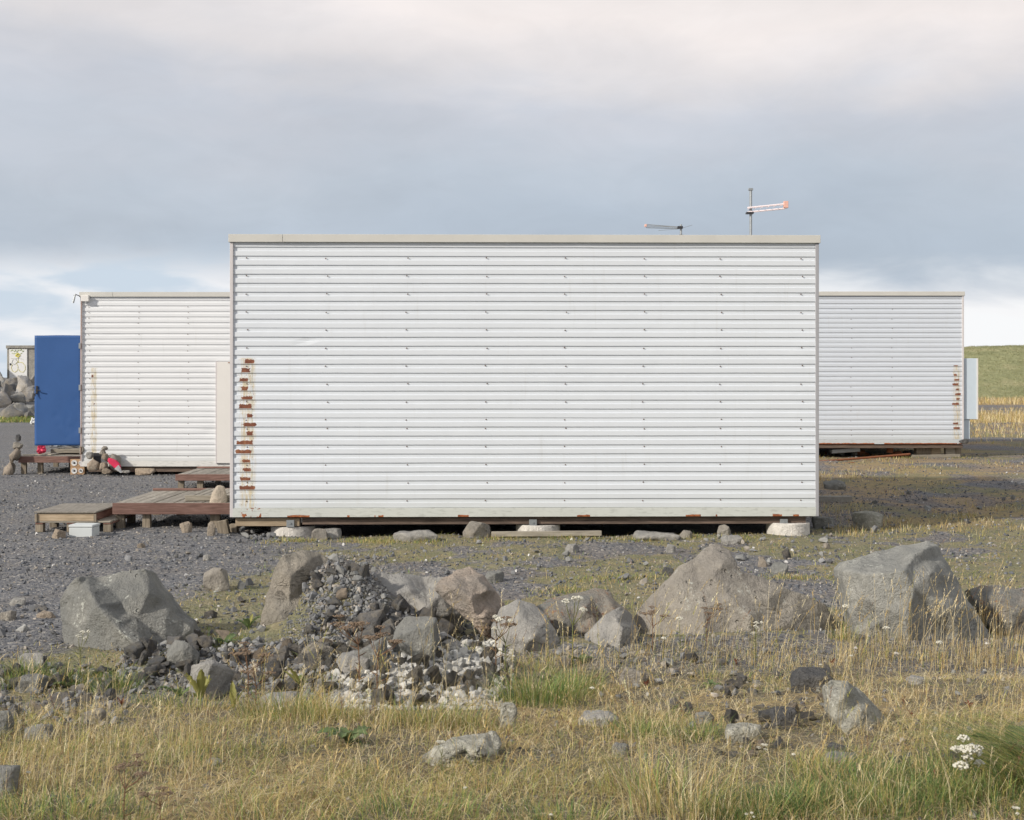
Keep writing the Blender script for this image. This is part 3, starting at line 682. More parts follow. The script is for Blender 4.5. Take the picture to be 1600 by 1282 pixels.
def crag(label, outline, inner, depth, Y0, mat, seed, extra=14, jit=.035, amp=.007, freq=6, voxel=.0105, name='boulder', cat='boulder', group='boulders along the front of the lot', rag=2.2):
    """angular rock: a faceted front relief with real depth behind it, closed at the back, then weathered"""
    rs = random.Random(seed*13+5); ol = []
    n = len(outline)
    for i in range(n):
        p, q = outline[i], outline[(i+1) % n]; ln = math.hypot(p[0]-q[0], p[1]-q[1]); ol.append(p)
        kmax = int(ln/16)
        for k_ in range(1, kmax+1):
            t_ = k_/(kmax+1); ol.append((p[0]+(q[0]-p[0])*t_+rs.uniform(-rag, rag), p[1]+(q[1]-p[1])*t_+rs.uniform(-rag, rag), p[2]+(q[2]-p[2])*t_+rs.uniform(-.01, .01)))
    known = list(outline)+list(inner); pts = list(ol)+list(inner)
    x0 = min(p[0] for p in ol); x1 = max(p[0] for p in ol); y0 = min(p[1] for p in ol); y1 = max(p[1] for p in ol); tries = 0; add = 0
    while add < extra and tries < 400:
        tries += 1; px, py = rs.uniform(x0, x1), rs.uniform(y0, y1)
        if not inside(px, py, ol) or min(math.hypot(px-p[0], py-p[1]) for p in pts) < (x1-x0)*.055: continue
        ws = [(1/(math.hypot(px-p[0], py-p[1])**3+1), p[2]) for p in known]; d = sum(w_*v for w_, v in ws)/sum(w_ for w_, _ in ws)
        pts.append((px, py, d+rs.uniform(-jit, jit))); add += 1
    m_ = len(ol)
    vv, ee, ff, ov, oe, of = delaunay_2d_cdt([Vector((p[0], p[1])) for p in pts], [], [list(range(m_))], 1, 1e-4)
    front = []
    for i, v in enumerate(vv):
        src_ = ov[i][0] if ov[i] else 0; front.append(at(v.x, v.y, Y0+pts[src_][2]))
    c = sum(front, Vector())/len(front); back = []
    for p in front:
        q = c+(p-c)*.82; back.append(Vector((q.x, max(p.y+.06, Y0+depth+(q.y-c.y)*.3), q.z-.03)))
    bm = bmesh.new(); fv = [bm.verts.new(p) for p in front]; bv = [bm.verts.new(p) for p in back]
    edges = {}
    for f in ff:
        try:
            bm.faces.new([fv[i] for i in f]); bm.faces.new([bv[i] for i in reversed(f)])
        except ValueError: continue
        for i in range(len(f)):
            e = (f[i], f[(i+1) % len(f)]); edges[e] = 1
    for (i, j) in list(edges):
        if (j, i) not in edges:
            try: bm.faces.new((fv[j], fv[i], bv[i], bv[j]))
            except ValueError: pass
    bmesh.ops.recalc_face_normals(bm, faces=bm.faces)
    base = Vector((c.x, c.y+depth*.4, float(H(c.x, c.y+depth*.4))))
    for v in bm.verts: v.co -= base
    src = bpy.data.meshes.new('src'); bm.to_mesh(src); bm.free()
    me = displaced(src, name, amp, freq, seed, voxel, 0); o = meshobj(name, me, mat); o.location = base
    return tag(o, label, cat, group)
def YG(px, py): return G(px, py).y
crag('big grey angular boulder, leftmost of the row, with sharp diagonal ridge',
    [(93, 938, .25), (106, 915, .28), (121, 902, .2), (150, 902, .38), (200, 892, .35), (226, 888, .30), (238, 910, .30), (276, 962, .28), (300, 982, .25), (314, 1002, .3), (312, 1028, .2), (262, 1020, .05), (218, 1035, -.12), (163, 1050, -.05), (125, 1040, .08), (102, 1012, .2), (97, 975, .25)],
    [(152, 948, -.04), (185, 985, -.12), (218, 1010, -.18), (140, 925, .05), (190, 940, .16), (170, 920, .24), (232, 925, .19), (258, 975, .14), (215, 965, .10), (240, 1000, .06), (125, 985, .08)], .65, 8.9, M['rock_grey'], 1, extra=9, jit=.02)
crag('tall brown grey conglomerate boulder with loose rubble down its right side',
    [(398, 1040, .1), (401, 990, .12), (414, 935, .15), (428, 892, .22), (443, 868, .3), (470, 860, .4), (500, 866, .45), (526, 890, .4), (560, 950, .3), (575, 1050, .1), (480, 1055, -.1), (430, 1050, -.05)],
    [(452, 900, .12), (438, 960, .0), (470, 1000, -.06), (500, 950, .1), (520, 1010, .02), (478, 880, .25)], .6, 9.05, M['rock_conglo'], 2, extra=16, jit=.03, amp=.011, freq=8)
crag('low pale boulder lying behind the pinkish boulder',
    [(560, 928, .3), (585, 897, .35), (625, 895, .35), (660, 903, .4), (692, 901, .4), (728, 960, .25), (718, 1005, .15), (640, 1015, 0), (562, 1005, .1)],
    [(640, 925, .12), (668, 950, .04), (650, 985, -.02), (600, 940, .12), (640, 905, .3), (700, 960, .1), (610, 975, .05)], .6, 9.15, M['rock_pale'], 3, extra=8)
crag('pinkish tan boulder tilted against its neighbours in the middle',
    [(678, 922, .1), (690, 905, .18), (710, 893, .25), (734, 885, .3), (755, 900, .25), (775, 925, .25), (792, 950, .25), (790, 978, .15), (775, 1010, 0), (750, 990, -.06), (725, 965, .02), (700, 945, .08)],
    [(735, 935, -.06), (756, 965, -.10), (762, 922, .03), (712, 918, .0), (745, 905, .12)], .45, 8.9, M['rock_pink'], 4, extra=8, amp=.009, freq=9)
crag('pale grey rounded boulder with brown hollow, right of the pinkish one',
    [(768, 975, .15), (782, 950, .2), (808, 937, .2), (835, 944, .2), (856, 965, .15), (872, 995, .12), (890, 1025, .15), (893, 1060, .1), (860, 1065, -.02), (800, 1060, -.08), (768, 1035, .05)],
    [(815, 958, .05), (830, 1000, -.10), (856, 1010, -.02), (795, 1000, -.02), (822, 975, -.02), (806, 1020, -.03)], .45, 8.7, M['rock_pale'], 5, extra=8)
crag('slab like boulder with rust coloured band',
    [(835, 948, .25), (868, 934, .35), (905, 925, .4), (930, 919, .4), (955, 925, .4), (966, 943, .3), (986, 960, .25), (982, 1010, .1), (850, 1015, .05)],
    [(915, 950, .06), (960, 956, .08), (870, 957, .08), (880, 975, .02), (930, 985, 0), (925, 935, .28)], .5, 9.2, M['rock_rust'], 6, extra=6)
crag('small pointed grey boulder between the rusty slab and the broad brown boulder',
    [(913, 992, .12), (940, 967, .12), (969, 949, .15), (986, 958, .25), (999, 985, .3), (997, 1050, .2), (955, 1062, -.05), (918, 1050, .02)],
    [(972, 985, -.07), (968, 1015, -.10), (940, 1000, -.02), (985, 1000, .08)], .38, 8.75, M['rock_pale'], 7, extra=5, jit=.02)
crag('broad brown basalt boulder with a peaked top, right of centre',
    [(990, 965, .4), (1018, 930, .38), (1045, 905, .35), (1060, 885, .35), (1085, 873, .35), (1100, 858, .4), (1120, 849, .4), (1140, 860, .38), (1150, 878, .3), (1158, 894, .25), (1190, 903, .3), (1225, 918, .3), (1262, 932, .35), (1290, 945, .4), (1303, 965, .4), (1307, 1030, .3), (1160, 1040, -.05), (1050, 1040, 0), (1000, 1030, .2)],
    [(1115, 900, .16), (1140, 935, .06), (1100, 950, .05), (1172, 965, -.03), (1060, 950, .13), (1100, 1000, -.05), (1232, 975, .08), (1190, 1000, -.08), (1265, 990, .15), (1056, 915, .22), (1130, 880, .22), (1200, 935, .15)], .75, 9.2, M['rock_brown'], 8, extra=14, jit=.022, amp=.006)
crag('large greenish grey boulder with flat slanting top, on the right',
    [(1317, 893, .15), (1325, 878, .28), (1345, 870, .45), (1392, 857, .65), (1430, 850, .65), (1450, 845, .5), (1466, 853, .4), (1480, 880, .35), (1500, 915, .3), (1522, 950, .3), (1545, 990, .35), (1550, 1030, .3), (1440, 1040, -.1), (1345, 1035, .1), (1325, 930, .15)],
    [(1350, 898, -.02), (1385, 895, -.06), (1412, 891, -.08), (1428, 868, .10), (1448, 856, .2), (1428, 920, -.09), (1418, 965, -.14), (1455, 895, .02), (1450, 930, -.04), (1482, 950, .0), (1380, 950, -.08), (1345, 940, .0), (1500, 990, .1)], .8, 9.0, M['rock_green'], 9, extra=9, jit=.02)
crag('brown stained boulder leaning at the right edge of the photo',
    [(1512, 920, .25), (1535, 915, .3), (1580, 920, .35), (1640, 935, .35), (1690, 975, .3), (1640, 1010, .1), (1590, 1005, .05), (1556, 988, .1), (1530, 955, .15)],
    [(1560, 940, .08), (1590, 955, .0), (1545, 948, .08), (1620, 975, .05)], .5, 9.4, M['rock_rust'], 10, extra=6)
crag('weathered lichen crusted rock lying in the right foreground grass',
    [(1288, 1072, .14), (1300, 1062, .18), (1325, 1065, .2), (1352, 1083, .2), (1375, 1110, .2), (1393, 1138, .2), (1370, 1170, .05), (1335, 1170, -.03), (1303, 1122, .0)],
    [(1322, 1085, .03), (1345, 1115, .0), (1365, 1140, .02), (1310, 1090, .05)], .3, YG(1340, 1145), M['rock_lichen'], 11, extra=7, jit=.02, cat='rock', name='rock', group='rocks lying in the foreground grass', voxel=.007)
crag('long layered white and grey rock in the central foreground grass',
    [(650, 1202, .02), (658, 1182, .08), (680, 1165, .12), (712, 1152, .16), (745, 1147, .2), (772, 1144, .2), (783, 1162, .15), (774, 1192, .08), (720, 1212, 0), (665, 1222, -.02)],
    [(690, 1180, .0), (730, 1166, .03), (752, 1180, .0), (700, 1196, -.01)], .28, YG(720, 1198), M['rock_lichen'], 12, extra=7, jit=.025, amp=.009, cat='rock', name='rock', group='rocks lying in the foreground grass', voxel=.007)
def rock2(label, x0, x1, y0, y1, mat, seed, group='rocks lying in the foreground grass', amp=.009, name='rock', cat='rock', vox=None, base=None, flat=.0):
    """rounded irregular rock filling a pixel box, standing where its foot meets the ground"""
    Y0 = YG((x0+x1)/2, base or y1); rs = random.Random(seed); sc = F/Y0; wd = (x1-x0)/sc; hg = (y1-y0)/sc
    c = at((x0+x1)/2, (y0+y1)/2, Y0+wd*.3); pts = []
    for i in range(15):
        v = Vector((rs.gauss(0, 1), rs.gauss(0, 1), rs.gauss(0, 1))).normalized(); v = Vector([math.copysign(abs(q)**.8, q) for q in v])
        pts.append(Vector((v.x*wd*.52, v.y*wd*.40, v.z*hg*.54))*rs.uniform(.88, 1.04))
    zb = float(H(c.x, c.y))
    bm = hull_bm([p+Vector((0, 0, c.z-zb)) for p in pts]+[Vector((p.x*.9, p.y*.9, -.03)) for p in pts[:10]])
    bmesh.ops.recalc_face_normals(bm, faces=bm.faces)
    src = bpy.data.meshes.new('src'); bm.to_mesh(src); bm.free()
    me = displaced(src, name, amp*min(1.3, max(.4, wd*3)), 7/max(.2, wd*2), seed, vox or max(.006, wd/34), 0)
    o = meshobj(name, me, mat); o.location = (c.x, c.y, zb)
    return tag(o, label, cat, group)
GR = 'rocks lying in the foreground grass'; GB = 'stones scattered on the gravel lot'; GU = 'stones at the foot of the front cabin'
rock2('speckled grey rock above the yellowing dock leaves, lower left', 285, 372, 1035, 1096, M['rock_pale'], 21)
rock2('pale upright rock in the grass below the pale rubble heap', 772, 812, 1098, 1142, M['rock_lichen'], 22)
rock2('bluish flat rock in the grass below the small pointed boulder', 903, 968, 1110, 1136, M['rock_pale'], 23)
rock2('small dark grey stone in the grass right of the bluish flat rock', 1086, 1116, 1108, 1131, M['rock_grey'], 24)
rock2('dark slaggy lump above and left of the lichen rock', 1233, 1302, 1040, 1082, M['rock_dark'], 25)
rock2('dark lump in the grass left of the lichen rock', 1195, 1256, 1103, 1140, M['rock_dark'], 26)
rock2('small black stone on a grey one in the right foreground', 1290, 1326, 1160, 1182, M['rock_dark'], 27)
rock2('low blue grey stone under the small black stone', 1284, 1342, 1176, 1192, M['rock_grey'], 28)
rock2('small dark stone standing in grass right of the layered rock', 955, 985, 1158, 1184, M['rock_grey'], 29)
rock2('blue grey pointed rock in the gap left of the pinkish boulder', 612, 690, 952, 1036, M['rock_grey'], 130, group='boulders along the front of the lot')
rock2('flat topped grey rock behind the whitish rubble', 656, 722, 990, 1018, M['rock_pale'], 131, group='boulders along the front of the lot')
rock2('angular grey rock on top of the dark rubble, right of the leftmost boulder', 258, 314, 998, 1044, M['rock_grey'], 132, group='boulders along the front of the lot')
rock2('squat grey rock in the dark rubble above the speckled rock', 296, 345, 1034, 1064, M['rock_grey'], 133)
rock2('broad grey rock at the foot of the tall boulder', 402, 478, 1082, 1112, M['rock_pale'], 134)
rock2('rounded grey rock between tall boulder and whitish rubble', 520, 592, 1018, 1056, M['rock_pale'], 135)
rock2('knobby grey rock touching the tall boulder foot', 470, 522, 1004, 1040, M['rock_conglo'], 136)
rock2('steep grey rock right of the knobby one', 545, 610, 985, 1048, M['rock_grey'], 137)
rock2('smooth round grey stone at the far left by the green grass', 26, 80, 1020, 1052, M['rock_pale'], 30, amp=.002)
rock2('angular grey rock below the leftmost boulder, left side', 25, 78, 1052, 1082, M['rock_grey'], 31)
rock2('mossy dark rock in the lower left grass', 35, 85, 1128, 1160, M['rock_grey'], 32)
rock2('crumbly brownish rock in the lower left grass', 125, 168, 1104, 1132, M['rock_conglo'], 33)
rock2('dark rock at the left edge behind reddish stalks', -20, 22, 1108, 1150, M['rock_grey'], 34)
rock2('dark rock in the straw grass at the lower left edge', -20, 36, 1190, 1248, M['rock_grey'], 35)
rock2('small pale pebble like stone in the bottom grass left of centre', 322, 352, 1184, 1196, M['rock_lichen'], 36)
rock2('pink grey sloping stone below the small pointed boulder', 965, 1010, 1040, 1075, M['rock_brown'], 37)
rock2('crumbling pale lump of broken concrete in the grass right of centre', 1120, 1195, 1128, 1160, M['rock_lichen'], 38, amp=.02)
rock2('flat grey stone behind the dry grass at right', 1415, 1445, 1055, 1070, M['rock_pale'], 39)
rock2('rounded purple grey stone on the gravel behind the leftmost boulder', 317, 362, 887, 924, M['rock_brown'], 40, GB, amp=.005)
rock2('tan flat stone on the gravel left of the leftmost boulder', 58, 92, 954, 966, M['stone_warm'], 41, GB)
rock2('cream faceted stone on the gravel at the left edge', 15, 42, 933, 946, M['rock_pale'], 42, GB)
rock2('brownish stone on the gravel at the left edge, lower', -2, 26, 952, 970, M['rock_brown'], 43, GB)
rock2('small yellow brown stone on the gravel before the deck', 214, 227, 848, 857, M['stone_warm'], 44, GB)
rock2('low flat stone on the gravel right of the small yellow stone', 315, 330, 866, 876, M['rock_pale'], 45, GB)
rock2('grey stone on the grassy gravel behind the pinkish boulder', 757, 790, 890, 911, M['rock_grey'], 46, GB, amp=.004)
rock2('dark round stone left of the broad brown boulder top', 1034, 1054, 884, 900, M['rock_dark'], 47, GB)
rock2('blue grey broken stone between the broad boulder and the greenish one', 1203, 1234, 878, 898, M['rock_grey'], 48, GB)
rock2('bluish flat stone on the grassy gravel before the front cabin', 882, 906, 850, 864, M['rock_pale'], 49, GB)
rock2('pyramid shaped small stone on the gravel right of centre', 1040, 1056, 850, 864, M['rock_pale'], 50, GB)
rock2('pale stone lit by sun right of the front cabin', 1328, 1380, 798, 828, M['rock_lichen'], 51, GU)
rock2('dark shaded stone by the right corner of the front cabin', 1266, 1304, 804, 826, M['rock_grey'], 52, GU)
rock2('grey stone half hidden behind the front cabin, right side', 1284, 1322, 750, 765, M['rock_grey'], 53, GU)
rock2('long flat pale stone under the front cabin, left of the upright plank end', 608, 688, 829, 846, M['rock_pale'], 54, GU, base=846)
rock2('brownish upright stone before the front cabin near the grey plank', 721, 769, 815, 842, M['rock_brown'], 55, GU, base=842)
rock2('small rounded stone right of the left foundation drum', 487, 514, 826, 845, M['rock_brown'], 56, GU)
rock2('larger stone in shade behind the small rounded stone', 500, 535, 825, 842, M['rock_pale'], 57, GU)
rock2('long low stone under the front cabin right of centre', 985, 1068, 829, 845, M['rock_pale'], 58, GU)
rock2('small brown stone lying at the end of the long low stone', 1060, 1082, 828, 842, M['rock_brown'], 59, GU)
rock2('tan stone in the gap left of the right foundation drum', 1115, 1142, 821, 838, M['rock_brown'], 60, GU)
rock2('blue grey stone behind the peaked boulder top', 1125, 1160, 836, 850, M['rock_pale'], 61, GU)
rock2('pinkish white stone on the gravel between the deck and the cabin', 280, 301, 815, 833, M['stone_warm'], 62, GU)
rock2('stone behind the tilted wooden block under the deck', 322, 338, 815, 838, M['stone_warm'], 63, GU)
rock2('rounded tan stone before the pallet', 77, 104, 826, 842, M['stone_warm'], 64, GB, amp=.003)
rock2('low rounded stone under the white wall of the left cabin', 210, 243, 729, 743, M['stone_warm'], 65, 'stones by the left cabin', amp=.004)
def place_rock(label, x0, x1, y0, y1, Y0, mat, seed, group, amp=.006, cat='stone', name='stone', rough_top=1):
    rs = random.Random(seed); sc = F/Y0; wd = (x1-x0)/sc; hg = (y1-y0)/sc; c = at((x0+x1)/2, y1, Y0)
    pts = []
    for i in range(24):
        v = Vector((rs.gauss(0, 1), rs.gauss(0, 1), rs.gauss(0, 1))).normalized(); v = Vector([math.copysign(abs(q)**.8, q) for q in v])
        pts.append(Vector((v.x*wd*.5, v.y*min(wd, hg)*.5, hg*.5+v.z*hg*.5))*rs.uniform(.9, 1.02))
    bm = hull_bm(pts); bmesh.ops.recalc_face_normals(bm, faces=bm.faces); src = bpy.data.meshes.new('s'); bm.to_mesh(src); bm.free()
    me = displaced(src, name, amp, 12, seed, max(.006, min(wd, hg)/16), 1); o = meshobj(name, me, mat); o.location = c
    return tag(o, label, cat, group)
def hull_stone(label, pts, Y0, depth, mat, seed, group):
    return boulder(label, [(pts, depth)], Y0, mat, amp=.004, freq=9, voxel=.010, seed=seed, name='stone', cat='stone', group=group, smooth_it=1)

# ------------------------------------------------------------------ foundation drums, planks under the front cabin
def drum(px0, px1, py0, py1, label, first=None):
    Y0 = 15.4+.17; wd = (px1-px0)/F*Y0; c = at((px0+px1)/2, py1, Y0); hg = (py1-py0)/F*Y0
    bm = bmesh.new(); r = wd/2
    lathe(bm, [(r*.97, -.05), (r, .02), (r, hg*.3), (r*.995, hg*.6), (r*.985, hg*.90), (r*.95, hg*.95), (r*.62, hg*.95), (r*.58, hg*.86), (.01, hg*.86)], 40)
    for v in bm.verts: v.co += Vector((mnoise.noise(v.co*9+Vector((px0, 0, 0))), mnoise.noise(v.co*9+Vector((0, px0, 3))), mnoise.noise(v.co*7)))*.004
    o = from_bm('foundation_drum', bm, M['conc'], smooth=False); o.location = (c.x, Y0+.1, c.z)
    return tag(o, label, 'foundation block', 'round concrete blocks under the front cabin')
drum(421, 491, 821, 842, 'round white concrete block under the left end of the front cabin')
drum(806, 876, 819, 836, 'round white concrete block under the middle of the front cabin')
drum(1200, 1268, 816, 837, 'round pitted white concrete block under the right end of the front cabin')
pl = at(768, 838, 15.25); bm = bmesh.new(); add_box(bm, 0, 172/F*15.25, 0, .05, 0, .055, bev=.004)
o = from_bm('plank', bm, M['deckx']); o.location = (pl.x, 15.2, pl.z-.004); o.rotation_euler = (0, R(-.4), R(1)); tag(o, 'long grey weathered plank on the ground before the front cabin', 'plank')
o = box_obj('wooden_block', (-.06, .06, -.05, .05, 0, .155), M['post'], bev=.004); q = at(351, 835, 15.7); o.location = (q.x, 15.7, q.z); o.rotation_euler = (0, R(-12), 0); tag(o, 'pale tilted wooden block propped under the deck corner', 'wooden block')
o = box_obj('wooden_block', (-.045, .045, -.06, .06, 0, .11), M['post'], bev=.004); q = at(356, 835, 15.85); o.location = (q.x+.06, 15.9, q.z+.0); tag(o, 'dark square wooden block behind the tilted one', 'wooden block')
o = box_obj('concrete_kerb', (0, .55, 0, .12, -.02, .07), M['shed'], bev=.006); q = at(1281, 786, 1.74*F/196); o.location = (q.x-.1, q.y, q.z+.02); tag(o, 'grey concrete kerb piece in shade right of the front cabin', 'kerb')

# ------------------------------------------------------------------ decks
def deck(label, X0, X1, Y0, Y1, ztop, zg, nplank, fascia_h, group='wooden decks and steps by the cabins', legs=True, rim=True, matf='brown', thick=.028, name='wooden_deck', fx=0, cat='deck'):
    root = empty(name, ((X0+X1)/2, Y0, zg), 0, label, cat, group)
    ox, oy, oz = root.location; w_ = (X1-X0)/nplank; me0 = None
    for i in range(nplank):
        a = X0+i*w_-ox
        bm = bmesh.new(); e = random.uniform(-.008, .008)
        add_box(bm, .005, w_-.005, .03+e, Y1-Y0+e, 0, thick, bev=.003)
        o = from_bm('plank', bm, M['deck'], root); o.location = (a, 0, ztop-oz-thick+random.uniform(-.002, .003)); o.rotation_euler = (0, R(random.uniform(-.5, .5)), 0)
    box_obj('front_board', (X0-ox-.01, X1-ox+fx, -.002, .028, ztop-oz-fascia_h, ztop-oz+.004), M[matf], root)
    if rim: box_obj('rear_rim', (X0-ox, X1-ox-.05, Y1-Y0-.04, Y1-Y0, ztop-oz+.004, ztop-oz+.034), M['brown'], root)
    box_obj('side_board', (X0-ox-.008, X0-ox+.02, .03, Y1-Y0, ztop-oz-fascia_h, ztop-oz-thick-.002), M['browny'], root)
    box_obj('joist', (X0-ox+.02, X1-ox, (Y1-Y0)*.5, (Y1-Y0)*.5+.04, ztop-oz-.12, ztop-oz-thick-.003), M['frame'], root)
    if legs:
        for lx in (X0-ox+.06, X0-ox+.36): 
            for ly in (.06, Y1-Y0-.1): box_obj('leg', (lx-.045, lx+.045, ly, ly+.07, -.05, ztop-oz-fascia_h*.6 if ly < .1 else ztop-oz-.06), M['post'], root)
    return root
ztop = CAMZ-(787-HOR)/F*16.05
dk = deck('large wooden deck with brown front board beside the front cabin', (177-800)/F*16.05, -3.10, 16.05, 17.85, ztop, 0, 13, .125)
bx_ = dk.location
box_obj('leg', (.36, .47, .09, .16, -.02, ztop-.12), M['post'], dk)
z2 = CAMZ-(779-HOR)/F*15.95
st = deck('low plank step lying on the large deck', (280-800)/F*15.98, -3.12, 16.30, 17.4, ztop+.066, ztop+.004, 8, .058, legs=False, rim=False, matf='deckx', thick=.026, name='wooden_step', cat='step')
Yu = 21.9; zu = CAMZ-(742-HOR)/F*Yu
ud = deck('small raised wooden deck before the white door of the left cabin', (275-800)/F*Yu, -3.6, Yu, 23.4, zu, 0, 11, .095)
hull_stone('pointed stone standing upright on the plank step', [(325, 788, .0), (330, 770, .03), (340, 757, .05), (348, 758, .05), (354, 780, .04), (353, 788, .02), (345, 789, -.02), (335, 789, -.02), (338, 775, -.02)], 16.13, .14, M['stone_warm'], 71, 'stones by the decks')
hull_stone('broken pale stone leaning under the front of the large deck', [(283, 831, 0), (288, 817, .02), (293, 815, .03), (300, 818, .04), (299, 826, .02), (291, 832, -.03)], 16.0, .08, M['stone_warm'], 72, 'stones by the decks')
# pallet and crate
Yc = 15.75; s = Yc/F; pz = float(H(-5, 15.8))
pal = empty('pallet', (at(110, 832, Yc).x, Yc, pz), 0, 'low wooden pallet carrying the shallow crate', 'pallet')
px0 = (55-800)*s-pal.location.x; px1 = (164-800)*s-pal.location.x
for i in range(6):
    box_obj('plank', (px0, px1+.06, i*.19, i*.19+.11, .105, .122), M['deckx'], pal)
for a in (px0, (px0+px1)/2-.04, px1-.02):
    for yy in (0, .48, .96): box_obj('block', (a, a+.085, yy+.004, yy+.09, 0, .085), M['post'], pal)
    box_obj('bearer', (a, a+.085, .0, 1.05, .087, .103), M['browny'], pal)
crt = empty('crate', (pal.location.x, Yc, pz+.124), 0, 'shallow wooden crate with flat grey lid on the pallet', 'crate')
c0 = px0+.02; c1 = (148-800)*s-pal.location.x
box_obj('front_board', (c0, c1-.01, .0, .02, 0, .088), M['pine'], crt); box_obj('rear_board', (c0, c1, .98, 1.0, 0, .088), M['pine'], crt)
box_obj('side_board', (c0, c0+.02, .022, .978, 0, .088), M['browny'], crt); box_obj('side_board', (c1-.02, c1, .022, .978, 0, .088), M['browny'], crt)
for a in (c0-.022, c1-.008): box_obj('corner_post', (a, a+.03, -.016, .0-.002, -.01, .08), M['post'], crt)
box_obj('lid', (c0-.03, c1+.02, -.02, 1.03, .09, .108), M['deck'], crt)
q = at(126, 840, 15.3); fb = empty('foam_box', (q.x, 15.3, q.z), R(-4), 'white foam box on the gravel before the pallet', 'box')
box_obj('box_body', (-.13, .13, 0, .22, 0, .105), M['foam'], fb, bev=.006); box_obj('box_lid', (-.135, .135, -.004, .226, .107, .135), M['foam'], fb, bev=.006)

# ------------------------------------------------------------------ left cabin porch and junk
zl = CAMZ-(714-HOR)/F*25.3
ld = deck('low wooden porch under the open blue door', (31-800)/F*25.4, -7.75, 25.35, 27.3, zl, 0, 11, .11, rim=False)
ldb = deck('shallow wooden step on the porch under the blue door', (80-800)/F*26.0, -7.78, 26.0, 27.2, zl+.10, zl+.003, 8, .07, legs=False, rim=False, matf='deckx', name='wooden_step', cat='step')
def crumple(name, c, r, mat, label, cat, seed, sq=(1, 1, 1), group=None):
    bm = bmesh.new(); bmesh.ops.create_icosphere(bm, subdivisions=3, radius=r)
    for v in bm.verts:
        d = mnoise.noise(v.co/r*1.4+Vector((seed, 0, 0)))*.5+abs(mnoise.noise(v.co/r*3+Vector((0, seed, 0))))*.6
        v.co *= (.75+d); v.co = Vector((v.co.x*sq[0], v.co.y*sq[1], v.co.z*sq[2]))
    zmin = min(v.co.z for v in bm.verts)
    for v in bm.verts: v.co.z -= zmin
    o = from_bm(name, bm, mat); o.location = c; return tag(o, label, cat, group)
q = at(65, 706, 25.9); crumple('plastic_bag', (q.x, 25.9, zl+.004), .12, M['pink'], 'crumpled pink and orange bag on the porch', 'bag', 3, (.8, .8, .8))
q = at(85, 703, 26.2); crumple('plastic_sheet', (q.x, 26.3, zl+.105), .17, M['clear'], 'crumpled pale plastic on the porch step left', 'plastic sheet', 5, (1.2, 1, .45))
q = at(105, 703, 26.2); crumple('plastic_sheet', (q.x+.1, 26.5, zl+.105), .16, M['clear'], 'crumpled pale plastic on the porch step near the cabin', 'plastic sheet', 8, (1.3, 1, .4))
q = at(52, 654, 52); crumple('plastic_bag', (q.x, 52, float(H(q.x, 52))), .14, M['whiteplastic'], 'small white bag on the ground by the blue door edge', 'bag', 9, (.8, .8, 1))
for i, (pxx, dz, L_) in enumerate(((45, 0, .22), (58, .0, .3), (76, .0, .18))):
    q = at(pxx, 712, 25.6); o = box_obj('wood_scrap', (-L_/2, L_/2, -.02, .02, 0, .018), M['deckx'], bev=.002); o.location = (q.x, 25.6+i*.08, zl+.006); o.rotation_euler = (0, 0, R(20-30*i)); tag(o, 'thin scrap of wood lying on the porch', 'wood scrap', 'wood scraps on the porch')
GC = 'stone cairns by the left cabin'
def spk(z_, label):
    r_ = empty('speaker', (at(121, 741, 25.2).x, 25.2, z_), R(3), label, 'speaker', 'small speakers by the left cabin')
    box_obj('cabinet', (-.125, .125, 0, .16, 0, .138), M['plywood'], r_, bev=.004)
    for xx, rr in ((-.055, .052), (.062, .040)):
        bm = bmesh.new(); lathe(bm, [(rr, 0), (rr, .006), (rr*.82, .008), (rr*.78, .003), (rr*.3, -.0)], 20)
        o = from_bm('driver', bm, M['whiteplastic'], r_); o.rotation_euler = (R(90), 0, 0); o.location = (xx, -.002, .072)
        bm = bmesh.new(); lathe(bm, [(rr*.38, 0), (rr*.36, .010), (rr*.2, .014)], 14); c_ = from_bm('dust_cap', bm, M['dark'], o)
    return r_
zg = float(H(-7.8, 25.2))
spk(zg, 'small plywood speaker standing on the gravel, lower of two'); spk(zg+.141, 'small plywood speaker on top of the other one')
# driftwood log + stones figure
q = at(20, 742, 25.2); zq = float(H(q.x, 25.2))
lg = bmesh.new(); add_tube(lg, [(-.05, -.05, 0), (-.06, 0, .14), (.0, .05, .34), (.09, .1, .47)], [.085, .08, .075, .05], 12)
for v in lg.verts: v.co += Vector((mnoise.noise(v.co*18), mnoise.noise(v.co*18+Vector((5, 0, 0))), 0))*.018
o = from_bm('driftwood_log', lg, M['bark'], smooth=True); o.location = (q.x, 25.15, zq-.02); tag(o, 'short ragged driftwood log leaning on stones at the far left', 'log', GC)
for i, (a, b_, c_, d_, m_) in enumerate(((18, 34, 702, 727, 'rock_brown'), (19, 37, 690, 704, 'rock_brown'), (24, 33, 678, 690, 'rock_dark'), (12, 24, 720, 742, 'rock_brown'))):
    place_rock(['brown stone in the middle of the far left cairn', 'wide brown stone near the top of the far left cairn', 'small dark stone topping the far left cairn', 'stone at the foot of the far left cairn'][i], a, b_, c_, d_, 25.35, M[m_], 80+i, GC)
